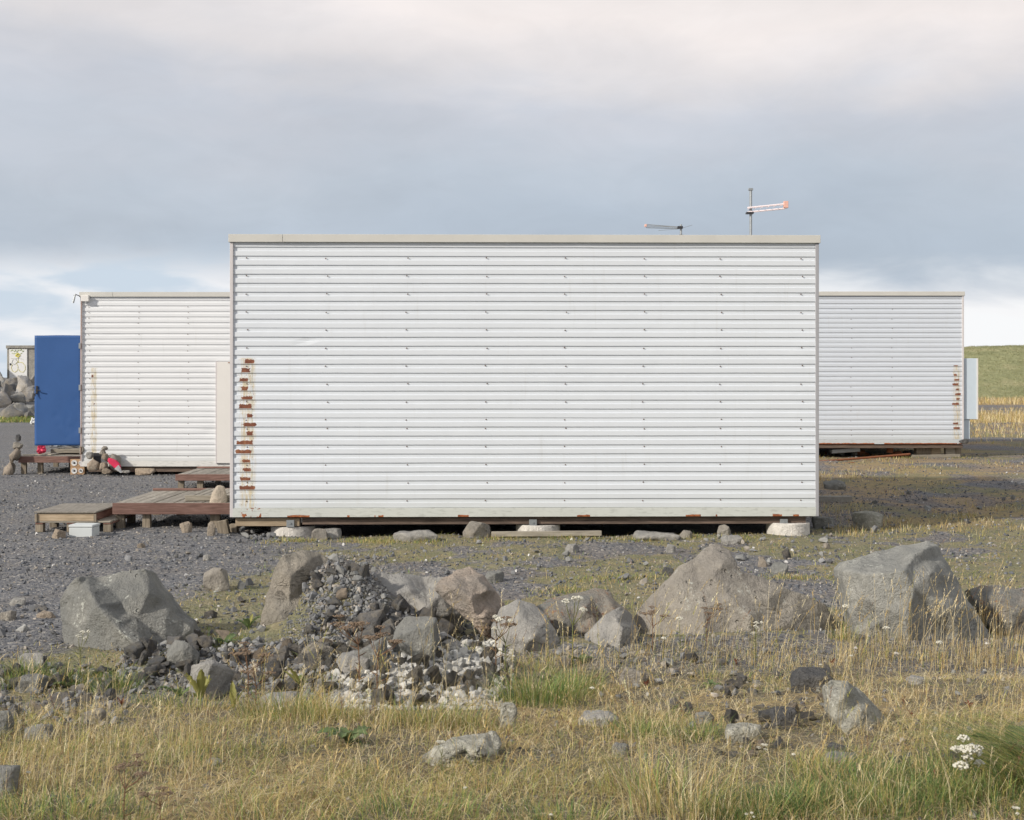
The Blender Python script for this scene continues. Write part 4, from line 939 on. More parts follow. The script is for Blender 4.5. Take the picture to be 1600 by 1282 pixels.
cs = [('tall narrow stone leaning on the left cabin corner', 124, 133, 694, 715, 25.0, 'rock_brown'), ('grey stone at the foot of the cabin corner', 136, 158, 717, 738, 24.8, 'stone_warm'),
      ('square stone beside the black gap', 134, 146, 705, 718, 24.85, 'rock_pale'), ('round stone in the middle of the stone pile', 158, 172, 708, 723, 24.8, 'stone_warm'),
      ('low stone left in the stone pile', 155, 170, 722, 738, 24.75, 'stone_warm'), ('small rounded stone in front of the pile', 159, 176, 731, 742, 24.6, 'stone_warm'),
      ('large brown stone at the right of the pile', 168, 190, 708, 737, 24.87, 'rock_brown'), ('brown stone beside the top of the pile', 154, 166, 702, 712, 24.85, 'rock_brown'),
      ('dark small stone topping the pile by the wall', 158, 169, 697, 704, 24.8, 'rock_brown'), ('flat bluish stone right of the pile', 188, 205, 735, 740, 24.8, 'rock_pale')]
for i, (lb, a, b_, c_, d_, yy, m_) in enumerate(cs): place_rock(lb, a, b_, c_, d_, yy, M[m_], 90+i, 'stones piled against the left cabin')
q = at(178, 716, 24.55); bg = empty('snack_bag', (q.x, 24.55, at(0, 738, 24.55).z), 0, 'crumpled red and white bag against the stone pile', 'bag')
bm = bmesh.new(); n = 8
for j in range(7):
    t_ = j/6; cxx = .11-.17*t_; cz = .02+.22*t_; wdt = [.02, .045, .07, .085, .09, .08, .04][j]
    ring = [bm.verts.new((cxx+wdt*math.cos(a*2*math.pi/n)*(1+.2*mnoise.noise(Vector((a, j, 0)))), .03*math.sin(a*2*math.pi/n), cz+.02*mnoise.noise(Vector((a*1.3, j*1.3, 4))))) for a in range(n)]
    if j:
        for a in range(n): bm.faces.new((prev[a], prev[(a+1) % n], ring[(a+1) % n], ring[a]))
    else: bm.faces.new(ring)
    prev = ring
bm.faces.new(prev)
bm.faces.ensure_lookup_table(); red = from_bm('foil', bm, M['pink'], bg)
bm = bmesh.new(); add_tube(bm, [(.135, -.01, -.01), (.09, -.015, .05), (.05, -.02, .09)], [.012, .04, .055], 8); from_bm('foil_corner', bm, M['whiteplastic'], bg)

# ------------------------------------------------------------------ junk under the right cabin
GJ = 'junk under the right cabin'
def bar(label, p, q_, r_, mat, cat='pipe', name='pipe', seg=8, group=GJ):
    p = Vector(p); q_ = Vector(q_); o = tube_obj(name, [(0, 0, 0), q_-p], r_, mat, seg=seg); o.location = p; return tag(o, label, cat, group)
bar('long rusty pipe lying aslant below the right cabin', at(1275, 722, 27.4), at(1422, 710, 28.0), .022, M['rust'])
bar('thin rusty rod on the ground below the right cabin', at(1275, 724, 27.1), at(1335, 723, 27.1), .008, M['rust'], 'rod', 'rod', 5)
bar('upright reddish drum end under the right cabin', at(1390, 708, 28.9), at(1391, 697, 28.9), .07, M['rust'], 'drum', 'rusty_drum', 12)
for i, (a, b_, c_, d_, m_, lb) in enumerate(((1432, 1462, 700, 709, 'post', 'pale timber offcut stacked under the right cabin, leftmost'), (1455, 1470, 698, 714, 'pine', 'squared timber offcut stacked under the right cabin'), (1478, 1492, 697, 713, 'deckx', 'grey timber offcut under the right cabin corner'),
    (1492, 1502, 699, 712, 'post', 'short grey prop under the right cabin corner'), (1300, 1345, 703, 709, 'steel', 'grey metal scrap in the dark below the right cabin'), (1425, 1500, 711, 716, 'deckx', 'low board under the timber offcuts'))):
    Yr = 28.75; p = at(a, d_, Yr); q_ = at(b_, c_, Yr); o = box_obj('timber_offcut' if i not in (4,) else 'metal_scrap', (0, q_.x-p.x, 0, .18, 0, q_.z-p.z), M[m_], bev=.004)
    o.location = p; o.rotation_euler = (0, R(random.uniform(-4, 4)), R(random.uniform(-8, 8))); tag(o, lb, 'timber' if i != 4 else 'scrap metal', GJ)
for i in range(12):
    a = random.uniform(1285, 1420); place_rock('small dark stone or scrap in the gap below the right cabin', a, a+random.uniform(8, 20), 702+random.uniform(0, 3), 713, 28.9+random.uniform(0, .8), M[random.choice(['rock_dark', 'rock_dark', 'rock_grey', 'rust'])], 120+i, 'dark stones below the right cabin')
place_rock('dark hooked lump sticking out at the corner of the right cabin', 1498, 1514, 685, 694, 28.5, M['rock_dark'], 140, GJ, cat='lump', name='lump')
p = at(1533, 707, 1.74*F/118); o = box_obj('rail', (0, 3.2, 0, .16, -.02, .085), M['frame'], bev=.005); o.location = p; o.rotation_euler = (0, 0, R(-3)); tag(o, 'dark timber beam lying on the ground at the right edge', 'beam')

# ------------------------------------------------------------------ concrete shed on the embankment
Ys = 80; q = at(10, 603, Ys); sh = empty('concrete_shed', q, 0, 'small grey concrete shed with a white graffiti door at the far left', 'shed')
s8 = Ys/F
box_obj('wall', (0, 110*s8, .1, 3, -.5, 58*s8), M['shed'], sh, bev=.01)
box_obj('roof_slab', (-1*s8, 112*s8, 0.02, 3.1, 58.2*s8, 63*s8), M['shed'], sh, bev=.01)
dd = box_obj('door', (4*s8, 32*s8, .04, .098, 5*s8, 57*s8), M['whiteplastic'], sh, bev=.008); dd['label'] = 'white door with yellow and green graffiti'
box_obj('door_sill', (3*s8, 31*s8, -.15, .097, 0, 4.6*s8), M['conc'], sh, bev=.01)
def scrawl(nm, pts, r_, mat):
    me = tube_obj(nm, [(a*s8, .030, (603-540-b_)*s8) for a, b_ in pts], r_, mat, dd, 4); return me
scrawl('graffiti', [(6, 9), (9, 7), (12, 10), (14, 7), (16, 11), (18, 7), (21, 8), (23, 6), (25, 10), (27, 8)], .018, M['grn'])
scrawl('graffiti', [(8, 12), (12, 13), (16, 12), (20, 14), (24, 12)], .014, M['grn'])
scrawl('graffiti', [(9, 30), (7, 35), (9, 40), (13, 42), (17, 39), (18, 33), (15, 28), (19, 26), (25, 27), (29, 32), (29, 38), (26, 42), (21, 41), (19, 37)], .012, M['yellow'])
scrawl('graffiti', [(18, 14), (18, 26)], .012, M['yellow']); scrawl('graffiti', [(14, 16), (18, 12.5), (21, 16), (18, 18), (14, 16)], .04, M['yellow'])
scrawl('graffiti', [(7, 20), (12, 21), (20, 20), (26, 22)], .010, M['greysp']); scrawl('graffiti', [(10, 22), (8, 27), (12, 30), (17, 26), (14, 21)], .012, M['greysp'])
box_obj('door_lock', (5*s8, 7*s8, .015, .037, 32*s8, 35*s8), M['dark'], dd, bev=0)

# ------------------------------------------------------------------ stone prototypes
def stone_proto(seed, detail=2, ang=.8):
    rs = random.Random(seed); pts = []
    for i in range(10):
        v = Vector((rs.gauss(0, 1), rs.gauss(0, 1), rs.gauss(0, 1))).normalized(); pts.append(Vector((v.x, v.y*.9, v.z*.8))*rs.uniform(.8, 1.0))
    bm = hull_bm(pts); bmesh.ops.triangulate(bm, faces=bm.faces)
    bmesh.ops.bevel(bm, geom=list(bm.edges), offset=.028, segments=1, affect='EDGES')
    bmesh.ops.triangulate(bm, faces=bm.faces)
    bmesh.ops.subdivide_edges(bm, edges=[e for e in bm.edges if e.calc_length() > .25], cuts=detail, use_grid_fill=True)
    bmesh.ops.triangulate(bm, faces=bm.faces); bm.normal_update()
    off = {}
    for v in bm.verts:
        p = v.co*2.2+Vector((seed, 0, 0)); off[v] = v.normal*(mnoise.noise(p)*.08+mnoise.noise(p*3)*.06+mnoise.noise(p*7)*.035)
    for v in bm.verts: v.co += off[v]
    bmesh.ops.recalc_face_normals(bm, faces=bm.faces)
    me = bpy.data.meshes.new('stone'); bm.to_mesh(me); bm.free(); me.polygons.foreach_set('use_smooth', [True]*len(me.polygons))
    return me
PROT = {}
for mname in ('stone', 'stone_warm', 'stone_white'):
    PROT[mname] = []
    for i in range(9):
        m_ = stone_proto(200+i+hash(len(mname))); m_.materials.append(M[mname]); PROT[mname].append(m_)
STONES = []   # candidates: (x, y, size, squash, material, label, group, lift)
def scatter_px(poly_boxes, n, smin, smax, mat, label, group, lift=.35, power=2.2, warm=.0, jitter=0):
    x0, x1, y0, y1 = poly_boxes
    for p in GB_(RNG.uniform(x0, x1, n), RNG.uniform(y0, y1, n)):
        p = Vector(p); sz = smin+(smax-smin)*random.random()**power
        m_ = mat if random.random() > warm else 'stone_warm'
        STONES.append((p.x, p.y, sz, m_, label, group, lift))
LB = 'rubble stones between the boulders'
scatter_px((190, 405, 1000, 1075), 75, .028, .10, 'stone', 'dark grey rubble stone below the leftmost boulder', 'rubble below the leftmost boulder', .5, 1.6, .1)
scatter_px((-5, 180, 1045, 1130), 60, .025, .085, 'stone', 'blue grey stone among green tufts at the lower left', 'stones among green tufts lower left', .3, 1.8, .12)
scatter_px((475, 585, 872, 1000), 75, .025, .075, 'stone', 'loose stone on the rubble slope of the tall conglomerate boulder', 'rubble on the tall boulder', .4, 1.6, .12)
scatter_px((370, 525, 1000, 1085), 56, .03, .10, 'stone', 'grey stone at the foot of the tall conglomerate boulder', 'rubble at the foot of the tall boulder', .5, 1.6, .2)
scatter_px((560, 700, 950, 1003), 36, .035, .12, 'stone', 'grey stone in the gap between the tall and the pinkish boulder', 'rubble in the central gap', .5, 1.5, .15)
scatter_px((515, 800, 1008, 1106), 150, .02, .085, 'stone_white', 'pale crumbly stone in the whitish rubble heap', 'whitish rubble heap', .5, 1.6, 0)
scatter_px((780, 1010, 1020, 1100), 18, .02, .07, 'stone', 'small stone in the grass below the central boulders', 'stones below the central boulders', .3, 2, .3)
scatter_px((990, 1300, 1020, 1140), 70, .02, .07, 'stone', 'dark stone in the dry grass below the broad brown boulder', 'stones below the broad boulder', .2, 2, .2)
scatter_px((1120, 1600, 1040, 1200), 50, .015, .06, 'stone', 'small stone in the right foreground grass', 'stones in the right foreground', .2, 2, .2)
scatter_px((0, 410, 870, 1000), 60, .02, .075, 'stone', 'stone on the open gravel behind the leftmost boulder', 'stones on the left gravel', .15, 2.4, .35)
scatter_px((380, 440, 822, 850), 30, .03, .08, 'stone', 'pale stone under the left end of the front cabin', 'stones under the left cabin end', .3, 1.8, .4)
scatter_px((250, 450, 835, 880), 30, .02, .06, 'stone', 'small stone on the gravel before the deck', 'stones before the deck', .15, 2, .4)
scatter_px((1080, 1300, 825, 900), 45, .025, .09, 'stone', 'stone on the ground near the right foundation block', 'stones near the right foundation block', .15, 2, .35)
scatter_px((560, 1080, 845, 930), 60, .015, .06, 'stone', 'small stone on the mossy gravel before the front cabin', 'stones on the mossy gravel', .1, 2.2, .35)
scatter_px((1280, 1600, 760, 900), 45, .02, .08, 'stone', 'stone on the gravel to the right of the front cabin', 'stones right of the front cabin', .1, 2.2, .25)
def bank_rock(n):
    for _ in range(n):
        y_ = random.uniform(57, 73); x_ = -y_*random.uniform(.315, .385)
        STONES.append((x_, y_, random.uniform(.35, .95), 'stone', 'big grey rock on the embankment below the concrete shed', 'rocks on the embankment', .18))
bank_rock(44)
STONES.append((-29.6, 79.0, 1.5, 'stone', 'big grey rock on the embankment below the concrete shed', 'rocks on the embankment', .45))
STONES.sort(key=lambda s_: -s_[2]/s_[1])
for (x_, y_, sz, m_, lb, gp_, lift) in STONES[:285]:
    o = bpy.data.objects.new('stone', random.choice(PROT[m_])); COL.objects.link(o)
    sx = random.uniform(.8, 1.3); o.scale = (sz*sx, sz*random.uniform(.8, 1.1), sz*random.uniform(.7, 1.1))
    o.rotation_euler = (random.uniform(-1.4, 1.4), random.uniform(-1.4, 1.4), random.uniform(0, 6.3))
    o.location = (x_, y_, float(H(x_, y_))+sz*lift*random.uniform(.5, 1.2)); tag(o, lb, 'stone', gp_)

def proto_arrays(nv=14, seeds=10):
    out_ = []
    for s_ in range(seeds):
        rs = random.Random(900+s_); pts = []
        for i in range(nv):
            v = Vector((rs.gauss(0, 1), rs.gauss(0, 1), rs.gauss(0, 1))).normalized(); rot_ = Euler((s_*1.1, s_*2.3, 0)).to_matrix(); pts.append(rot_ @ (Vector((v.x, v.y*.8, v.z*.62))*rs.uniform(.75, 1)))
        bm = hull_bm(pts); bmesh.ops.triangulate(bm, faces=bm.faces); bmesh.ops.recalc_face_normals(bm, faces=bm.faces)
        bm.verts.index_update(); out_.append((np.array([tuple(v.co) for v in bm.verts]), np.array([[v.index for v in f.verts] for f in bm.faces]))); bm.free()
    return out_
PA = proto_arrays(12); PB = proto_arrays(16, 14)
def bulk(name, X, Y, Z, size, cols, protos, label, cat):
    n = len(X); pick = RNG.integers(0, len(protos), n); Vs, Fs, Cs = [], [], []; off = 0
    for pi, (pv, pf) in enumerate(protos):
        ix = np.where(pick == pi)[0]; m_ = len(ix)
        if not m_: continue
        a = RNG.uniform(0, 2*np.pi, m_); ca, sa = np.cos(a), np.sin(a); tl = RNG.uniform(-.5, .5, m_)
        sx = RNG.uniform(.7, 1.35, m_); sz = RNG.uniform(.6, 1.1, m_)
        v = pv[None]*np.stack([size[ix]*sx, size[ix], size[ix]*sz], 1)[:, None, :]
        xx = v[..., 0]; yy = v[..., 1]; zz = v[..., 2]+xx*tl[:, None]*.6
        vx = xx*ca[:, None]-yy*sa[:, None]+X[ix][:, None]; vy = xx*sa[:, None]+yy*ca[:, None]+Y[ix][:, None]; vz = zz+Z[ix][:, None]
        Vs.append(np.stack([vx, vy, vz], -1).reshape(-1, 3)); Fs.append((pf[None]+(np.arange(m_)*len(pv))[:, None, None]+off).reshape(-1, 3))
        Cs.append(np.repeat(cols[ix], len(pv), 0)); off += m_*len(pv)
    me = np_mesh(name, np.concatenate(Vs), [np.concatenate(Fs)], np.concatenate(Cs))
    return tag(meshobj(name, me, M['pebble']), label, cat, kind='stuff')
def palette(n, cols, wts, var=.18):
    c = np.array(cols)[RNG.choice(len(cols), n, p=np.array(wts)/sum(wts))]; return np.clip(c*RNG.normal(1, var, (n, 1)), .02, .9)
rest = STONES[285:]
# extra fine rubble in the heaps
ex = []
def fine(x0, x1, y0, y1, n, s0, s1, white=False):
    for p in GB_(RNG.uniform(x0, x1, n), RNG.uniform(y0, y1, n)):
        ex.append((p[0], p[1], s0+(s1-s0)*random.random()**2, white))
fine(436, 610, 860, 1030, 5200, .004, .013); fine(475, 605, 868, 1015, 900, .01, .03); fine(190, 405, 1005, 1085, 900, .008, .04); fine(0, 200, 1040, 1135, 350, .01, .035); fine(370, 560, 1000, 1095, 450, .01, .04)
fine(512, 802, 1004, 1110, 9000, .004, .022, True); fine(520, 795, 1010, 1104, 1300, .015, .045, True); fine(560, 780, 950, 1006, 450, .01, .035)
gx = np.array([s_[0] for s_ in rest]+[e[0] for e in ex]); gy = np.array([s_[1] for s_ in rest]+[e[1] for e in ex]); gs = np.array([s_[2] for s_ in rest]+[e[2] for e in ex])
wh = np.array([s_[3] == 'stone_white' for s_ in rest]+[e[3] for e in ex])
cc = palette(len(gx), [(.17, .172, .175), (.22, .22, .21), (.30, .27, .23)], [5, 4, 1.5]); cw = palette(len(gx), [(.40, .395, .37), (.50, .485, .44), (.27, .27, .26)], [4, 3, 2]); cc[wh] = cw[wh]
bulk('rubble', gx, gy, H(gx, gy)+gs*.35, gs, cc, PB, 'small broken rubble filling the heaps between the boulders', 'rubble')
# gravel over the lot
def gravel_pts(n, y0, y1, pw=1.0):
    Y = y0*(y1/y0)**(RNG.random(n)**pw); X = RNG.uniform(-.40, .40, n)*Y; return X, Y
X, Y = gravel_pts(60000, 8.4, 30, .8)
g_, s_, b_ = cover_fn(X, Y); clump = vn(X*1.3, Y*1.3, 61)*.5+.5
keep = RNG.random(len(X)) < np.clip(1.0-g_*.3-s_*.3, .1, 1)*(.35+.65*clump); inside = (np.abs(X-.1) < 3.15) & (Y > 15.8) & (Y < 20.5)
keep &= ~inside; X, Y = X[keep], Y[keep]
size = .005+.022*RNG.random(len(X))**3.2+ .00025*Y
colr = palette(len(X), [(.10, .107, .12), (.15, .155, .165), (.23, .22, .205), (.30, .27, .235), (.55, .54, .52)], [5, 5, 3, 1.6, .35])
bulk('gravel', X, Y, H(X, Y)+size*.1, size, colr, PA, 'loose dark gravel strewn over the lot', 'gravel')
X = RNG.uniform(-.42, .42, 2600); Y = RNG.uniform(4.2, 8.6, 2600); X = X*Y; size = .006+.02*RNG.random(2600)**3
bulk('gravel', X, Y, H(X, Y), size, palette(2600, [(.10, .10, .11), (.17, .16, .15), (.28, .26, .23)], [5, 4, 1]), PA, 'small stones in the soil of the foreground grass', 'gravel')

# ------------------------------------------------------------------ grass
def blades(X, Y, h, w_, lean, az, cols, z=None, curl=1.0):
    n = len(X); Z = H(X, Y)-.01 if z is None else z
    dx = np.cos(az)*lean*h; dy = np.sin(az)*lean*h
    sa = az+RNG.uniform(.8, 2.3, n); px = np.cos(sa)*w_; py = np.sin(sa)*w_
    V = np.empty((n, 7, 3))
    for i, (t_, ww) in enumerate(((0, 1.0), (.38, .9), (.74, .6))):
        bx = X+dx*t_**(1+curl); by = Y+dy*t_**(1+curl); bz = Z+h*(t_-.30*lean*t_*t_)
        V[:, 2*i] = np.stack([bx-px*ww, by-py*ww, bz], 1); V[:, 2*i+1] = np.stack([bx+px*ww, by+py*ww, bz], 1)
    V[:, 6] = np.stack([X+dx, Y+dy, Z+h*(1-.30*lean)], 1)
    o = (np.arange(n)*7)[:, None]
    q = np.concatenate([o+np.array([0, 1, 3, 2]), o+np.array([2, 3, 5, 4])]); t_ = o+np.array([4, 5, 6])
    return V.reshape(-1, 3), q, t_, np.repeat(cols, 7, 0)
def veg_obj(name, batches, label, cat='grass'):
    Vs, Qs, Ts, Cs = [], [], [], []; off = 0
    for V, q, t_, c in batches:
        Vs.append(V); Qs.append(q+off); Ts.append(t_+off); Cs.append(c); off += len(V)
    me = np_mesh(name, np.concatenate(Vs), [np.concatenate(Qs), np.concatenate(Ts)], np.concatenate(Cs))
    return tag(meshobj(name, me, M['veg']), label, cat, kind='stuff')
TAN = (.58, .46, .235); STRAW = (.70, .60, .38); OL = (.38, .36, .11); OCH = (.50, .36, .14); GN = (.19, .27, .08); DG = (.09, .16, .055); RB = (.21, .12, .07)
def gcol(n, w_, var=.2): return palette(n, [TAN, STRAW, OL, OCH, GN, DG, RB], w_, var)
def blocked(X, Y):
    """where the big rocks stand (keeps grass from growing through them)"""
    m_ = np.zeros(len(X), bool)
    for (a, b_, y0, y1) in ((93, 314, 8.72, 9.5), (400, 590, 8.75, 9.7), (590, 790, 8.8, 9.9), (770, 995, 8.62, 9.5), (1000, 1304, 9.1, 9.9), (1325, 1545, 8.9, 9.6)):
        u = X/Y*F+800; m_ |= (u > a) & (u < b_) & (Y > y0) & (Y < y1)
    return m_
bt = []
# carpet of short dry turf in the foreground
n = 210000; Y = 3.9+4.9*RNG.random(n)**.9; X = RNG.uniform(-.42, .42, n)*Y
g_, s_, b_ = cover_fn(X, Y); pat = vn(X*1.7, Y*1.7, 71)*.6+vn(X*5, Y*5, 72)*.4
left_rub = sst((-.95-X)*1.6)*sst((Y-7.0)*2.2); soilp = sst((X-.5)*1.3)*sst((Y-5.9)*1.6)*sst((8.7-Y)*2)*sst(.72+.75*vn(X*1.9, Y*2.1, 77)+.3*vn(X*6, Y*6, 78))
bare = sst(vn(X*1.5+9, Y*1.8, 79)*1.5+vn(X*5, Y*6, 80)*.9-.05); keep = (RNG.random(n) < np.clip((.66+.5*pat)*(1-.92*bare)*(1-.85*left_rub)*(1-.93*soilp)*sst((8.8-Y)*2.2+.15), .03, 1)) & ~blocked(X, Y)
wp = ((X+.62)/.62)**2+((Y-8.05)/.42)**2 < 1; keep &= ~(wp & (RNG.random(n) > .08))
X, Y, pat = X[keep], Y[keep], pat[keep]; n = len(X)
gm = vn(X*.8+3, Y*.9, 74)*.6+vn(X*2.6, Y*2.6, 75)*.4
c1 = gcol(n, [4.5, 1.6, 8, 4, 2.4, .6, 1.0]); c2 = gcol(n, [1.5, .8, 4, .8, 5, 3, .2]); sel = (gm+RNG.normal(0, .25, n)+.5*sst((4.9-Y)*1.2)) > .33; c1[sel] = c2[sel]
h = RNG.gamma(2.2, .0145, n)*(1+.6*pat)*(1.05-.25*sst((X-.2))); bt.append(blades(X, Y, h, RNG.uniform(.0005, .0013, n)*(Y/5)**.8, RNG.uniform(.2, 1.7, n), RNG.normal(.3, 1.9, n), c1))
# flattened litter
n = 26000; Y = 3.9+4.8*RNG.random(n); X = RNG.uniform(-.42, .42, n)*Y; kk_ = ~blocked(X, Y) & (RNG.random(n) > .8*sst((-.95-X)*1.6)*sst((Y-7.0)*2.2)) & ~(((X+.62)/.62)**2+((Y-8.05)/.42)**2 < 1); X, Y = X[kk_], Y[kk_]; n = len(X)
bt.append(blades(X, Y, RNG.uniform(.02, .08, n), RNG.uniform(.0006, .0014, n), RNG.uniform(1.6, 3.0, n), RNG.uniform(0, 6.3, n), gcol(n, [5, 5, 1, 2, .3, 0, 1.5]), z=H(X, Y)+.012*RNG.random(n)))
n = 17000; Y = 4.0+4.4*RNG.random(n); X = RNG.uniform(-.42, .42, n)*Y; cl2 = vn(X*1.9+4, Y*1.9, 93)*.7+vn(X*6, Y*6, 94)*.5
kk_ = ~blocked(X, Y) & (RNG.random(n) < np.clip(.10+1.1*cl2, .01, 1)*(1-.9*sst((X-.45)*1.5)*sst((Y-6.0)*1.6))*(1-.9*sst((-.95-X)*1.6)*sst((Y-7.0)*2.2))) & ~(((X+.60)/.62)**2+((Y-8.1)/.42)**2 < 1); X, Y = X[kk_], Y[kk_]; n = len(X)
bt.append(blades(X, Y, RNG.uniform(.05, .22, n), RNG.uniform(.0005, .0009, n)*(Y/5)**.7, RNG.uniform(.4, 1.7, n), RNG.normal(.2, 1.8, n), gcol(n, [5, 6, 2, 3, .8, 0, .6])))
veg_obj('dry_turf', bt, 'short straw coloured and olive turf across the foreground')
# taller straw grass before the right hand boulders and in loose drifts
def drift(n, x0, x1, y0, y1, h0, h1, wts, dens=1.0, wdt=.0013, sp=.35):
    px = RNG.uniform(x0, x1, n); py = y0+(y1-y0)*RNG.random(n)
    P_ = GB_(px, py); X, Y = P_[:, 0], P_[:, 1]
    cl_ = vn(X*3.1, Y*3.1, 81); kk_ = (RNG.random(n) < .45+.7*cl_) & ~blocked(X, Y); X, Y = X[kk_], Y[kk_]; m_ = len(X)
    return blades(X, Y, RNG.uniform(h0, h1, m_)*RNG.uniform(.6, 1, m_), RNG.uniform(.6, 1.3, m_)*wdt, RNG.uniform(.05, .55, m_), RNG.normal(.6, 1.2, m_), gcol(m_, wts))
W1 = [6, 4, 1.5, 4, .2, 0, .6]
veg_obj('straw_grass', [drift(3200, 985, 1600, 995, 1050, .05, .13, W1, wdt=.001), drift(1700, 1300, 1600, 995, 1045, .08, .22, W1, wdt=.001), drift(1200, 780, 1000, 1030, 1095, .05, .16, [5, 3, 3, 2, 1, .5, 1], wdt=.001),
    drift(1500, 1300, 1600, 1040, 1110, .05, .16, W1, wdt=.001), drift(1500, 300, 1000, 1090, 1190, .05, .15, [5, 3, 4, 2, 1.2, 0, .5], wdt=.001), drift(1100, 0, 330, 1150, 1260, .08, .24, [5, 3, 2, 3, .5, 0, 1], wdt=.001)],
    'upright straw coloured grass before the boulders')
# clumps
def clump_b(px, py, r_, n, h0, h1, wts, wdt=.0012, leanx=0, spread=.7):
    c = G(px, py); a = RNG.uniform(0, 2*np.pi, n); rr = r_*np.sqrt(RNG.random(n)); X = c.x+rr*np.cos(a); Y = c.y+rr*np.sin(a)*.7
    az = np.where(RNG.random(n) < abs(leanx), (0 if leanx > 0 else np.pi)+RNG.normal(0, .4, n), a+RNG.normal(0, .5, n))
    return blades(X, Y, RNG.uniform(h0, h1, n), RNG.uniform(.6, 1.3, n)*wdt, RNG.uniform(.15, spread+.3, n), az, gcol(n, wts, .22))
GW = [.6, .2, 3, .3, 6, 3, 0]; GY = [2, 1, 5, 2, 4, 1, .2]; GD = [1.6, .8, 2.2, .5, 3.5, 5, 0]
cl_specs = [(40, 1062, .14, 260, .08, .17, GW), (15, 1075, .12, 160, .06, .15, GW), (100, 1068, .14, 240, .06, .14, GW), (180, 1080, .16, 330, .07, .17, GW), (150, 1060, .12, 160, .04, .1, GW),
            (240, 1100, .12, 150, .05, .12, GW), (300, 1110, .2, 260, .05, .13, GY), (440, 1120, .24, 600, .07, .19, GY), (500, 1125, .2, 420, .07, .17, GY), (670, 1135, .20, 460, .06, .16, GY), (735, 1140, .12, 200, .06, .16, GY),
            (840, 1100, .24, 700, .10, .24, GW), (900, 1085, .16, 350, .08, .2, GW), (1000, 1150, .16, 260, .05, .12, GW), (1090, 1155, .15, 260, .05, .12, GW), (1110, 1060, .12, 140, .03, .09, GY),
            (340, 1010, .10, 130, .04, .09, GW), (370, 1000, .08, 90, .03, .08, GW), (1318, 1000, .10, 160, .06, .15, GY), (880, 1292, .2, 300, .05, .13, GW), (1000, 1240, .16, 240, .08, .24, GY), (1060, 1275, .2, 300, .10, .28, [5, 4, 3, 2, 2, .5, 0]),
            (1215, 1275, .22, 500, .05, .13, GD), (1180, 1272, .22, 800, .04, .12, GD), (1240, 1250, .18, 500, .03, .10, GD), (1470, 1225, .2, 700, .03, .10, GD), (1550, 1240, .2, 600, .04, .11, GW), (1380, 1270, .3, 900, .04, .12, GW), (1350, 1235, .28, 1100, .03, .11, GD), (1420, 1255, .25, 650, .03, .11, GD), (1290, 1268, .25, 500, .03, .10, GD), (1500, 1235, .25, 700, .04, .10, GD), (1560, 1255, .25, 450, .06, .14, GW), (1280, 1210, .2, 300, .05, .12, GW),
            (130, 1285, .3, 380, .06, .15, GW), (30, 1290, .25, 300, .05, .14, GY), (420, 1295, .3, 320, .05, .12, GY), (640, 1285, .3, 420, .05, .13, GW), (1120, 1290, .2, 220, .05, .13, GY), (1490, 1200, .2, 260, .05, .12, GW)]
bt = [clump_b(a, b_, c, d, e, f, g) for a, b_, c, d, e, f, g in cl_specs]
# long green grass swept to the right edge
c = G(1590, 1215); n = 900; X = c.x+RNG.uniform(-.1, .32, n); Y = c.y+RNG.uniform(-.25, .25, n)
bt.append(blades(X, Y, RNG.uniform(.16, .30, n), RNG.uniform(.0010, .0020, n), RNG.uniform(.8, 1.5, n), np.pi+RNG.normal(-.15, .28, n), gcol(n, [1.5, .5, 4, .5, 5, 2, 0])))
veg_obj('green_tufts', bt, 'green grass tufts among stones and in the foreground')
# low growth on the mossy gravel, and sparse plants further back
n = 95000; Y = 8.3*(16.6/8.3)**RNG.random(n); X = RNG.uniform(-.40, .40, n)*Y; g_, s_, b_ = cover_fn(X, Y)
fine_ = vn(X*7, Y*6, 85)*.5+vn(X*16, Y*14, 86)*.5
kk_ = (RNG.random(n) < np.clip(g_*1.1*(.55+.9*fine_), .004, 1)) & ~blocked(X, Y); X, Y = X[kk_], Y[kk_]; n = len(X)
bt = [blades(X, Y, RNG.gamma(2.5, .011, n), RNG.uniform(.0014, .003, n), RNG.uniform(.2, 1.6, n), RNG.uniform(0, 6.3, n), gcol(n, [3, 1.2, 6, 2, 3, .5, .3]))]
n = 70000; Y = 15.5*(75/15.5)**RNG.random(n)**1.4; X = Y*RNG.uniform(.16, .42, n); g_, s_, b_ = cover_fn(X, Y)
pt_ = vn(X*1.6, Y*.8, 88); kk_ = (RNG.random(n) < np.clip((g_*.35+s_*.65)*(.2+1.2*pt_), 0, 1)) & (X > 3.6); X, Y = X[kk_], Y[kk_]; n = len(X)
bt.append(blades(X, Y, RNG.uniform(.02, .11, n)*(1+sst((Y-33)/8)*1.6), RNG.uniform(.002, .004, n)*(Y/20), RNG.uniform(.1, .9, n), RNG.uniform(0, 6.3, n), gcol(n, [5, 3, 3, 4, .5, 0, 1.5])))
for a, b_, c, d in ((470, 846, .3, 420), (430, 848, .15, 160), (600, 848, .3, 380), (665, 848, .25, 260), (780, 842, .3, 260), (560, 846, .3, 260), (820, 838, .25, 200), (900, 842, .3, 260), (1000, 846, .3, 240), (1080, 840, .2, 200), (1160, 842, .25, 160), (1240, 905, .35, 420), (880, 925, .3, 380), (960, 905, .4, 420), (1420, 716, .4, 220), (1300, 718, .5, 160), (1500, 716, .4, 200)):
    q = G(a, b_); X = q.x+RNG.normal(0, c*.5, d); Y = q.y+RNG.normal(0, .10, d); bt.append(blades(X, Y, RNG.uniform(.02, .075, d), RNG.uniform(.0015, .003, d), RNG.uniform(.2, 1.2, d), RNG.uniform(0, 6.3, d), gcol(d, [3, 1, 5, 2, 4, .5, .2])))
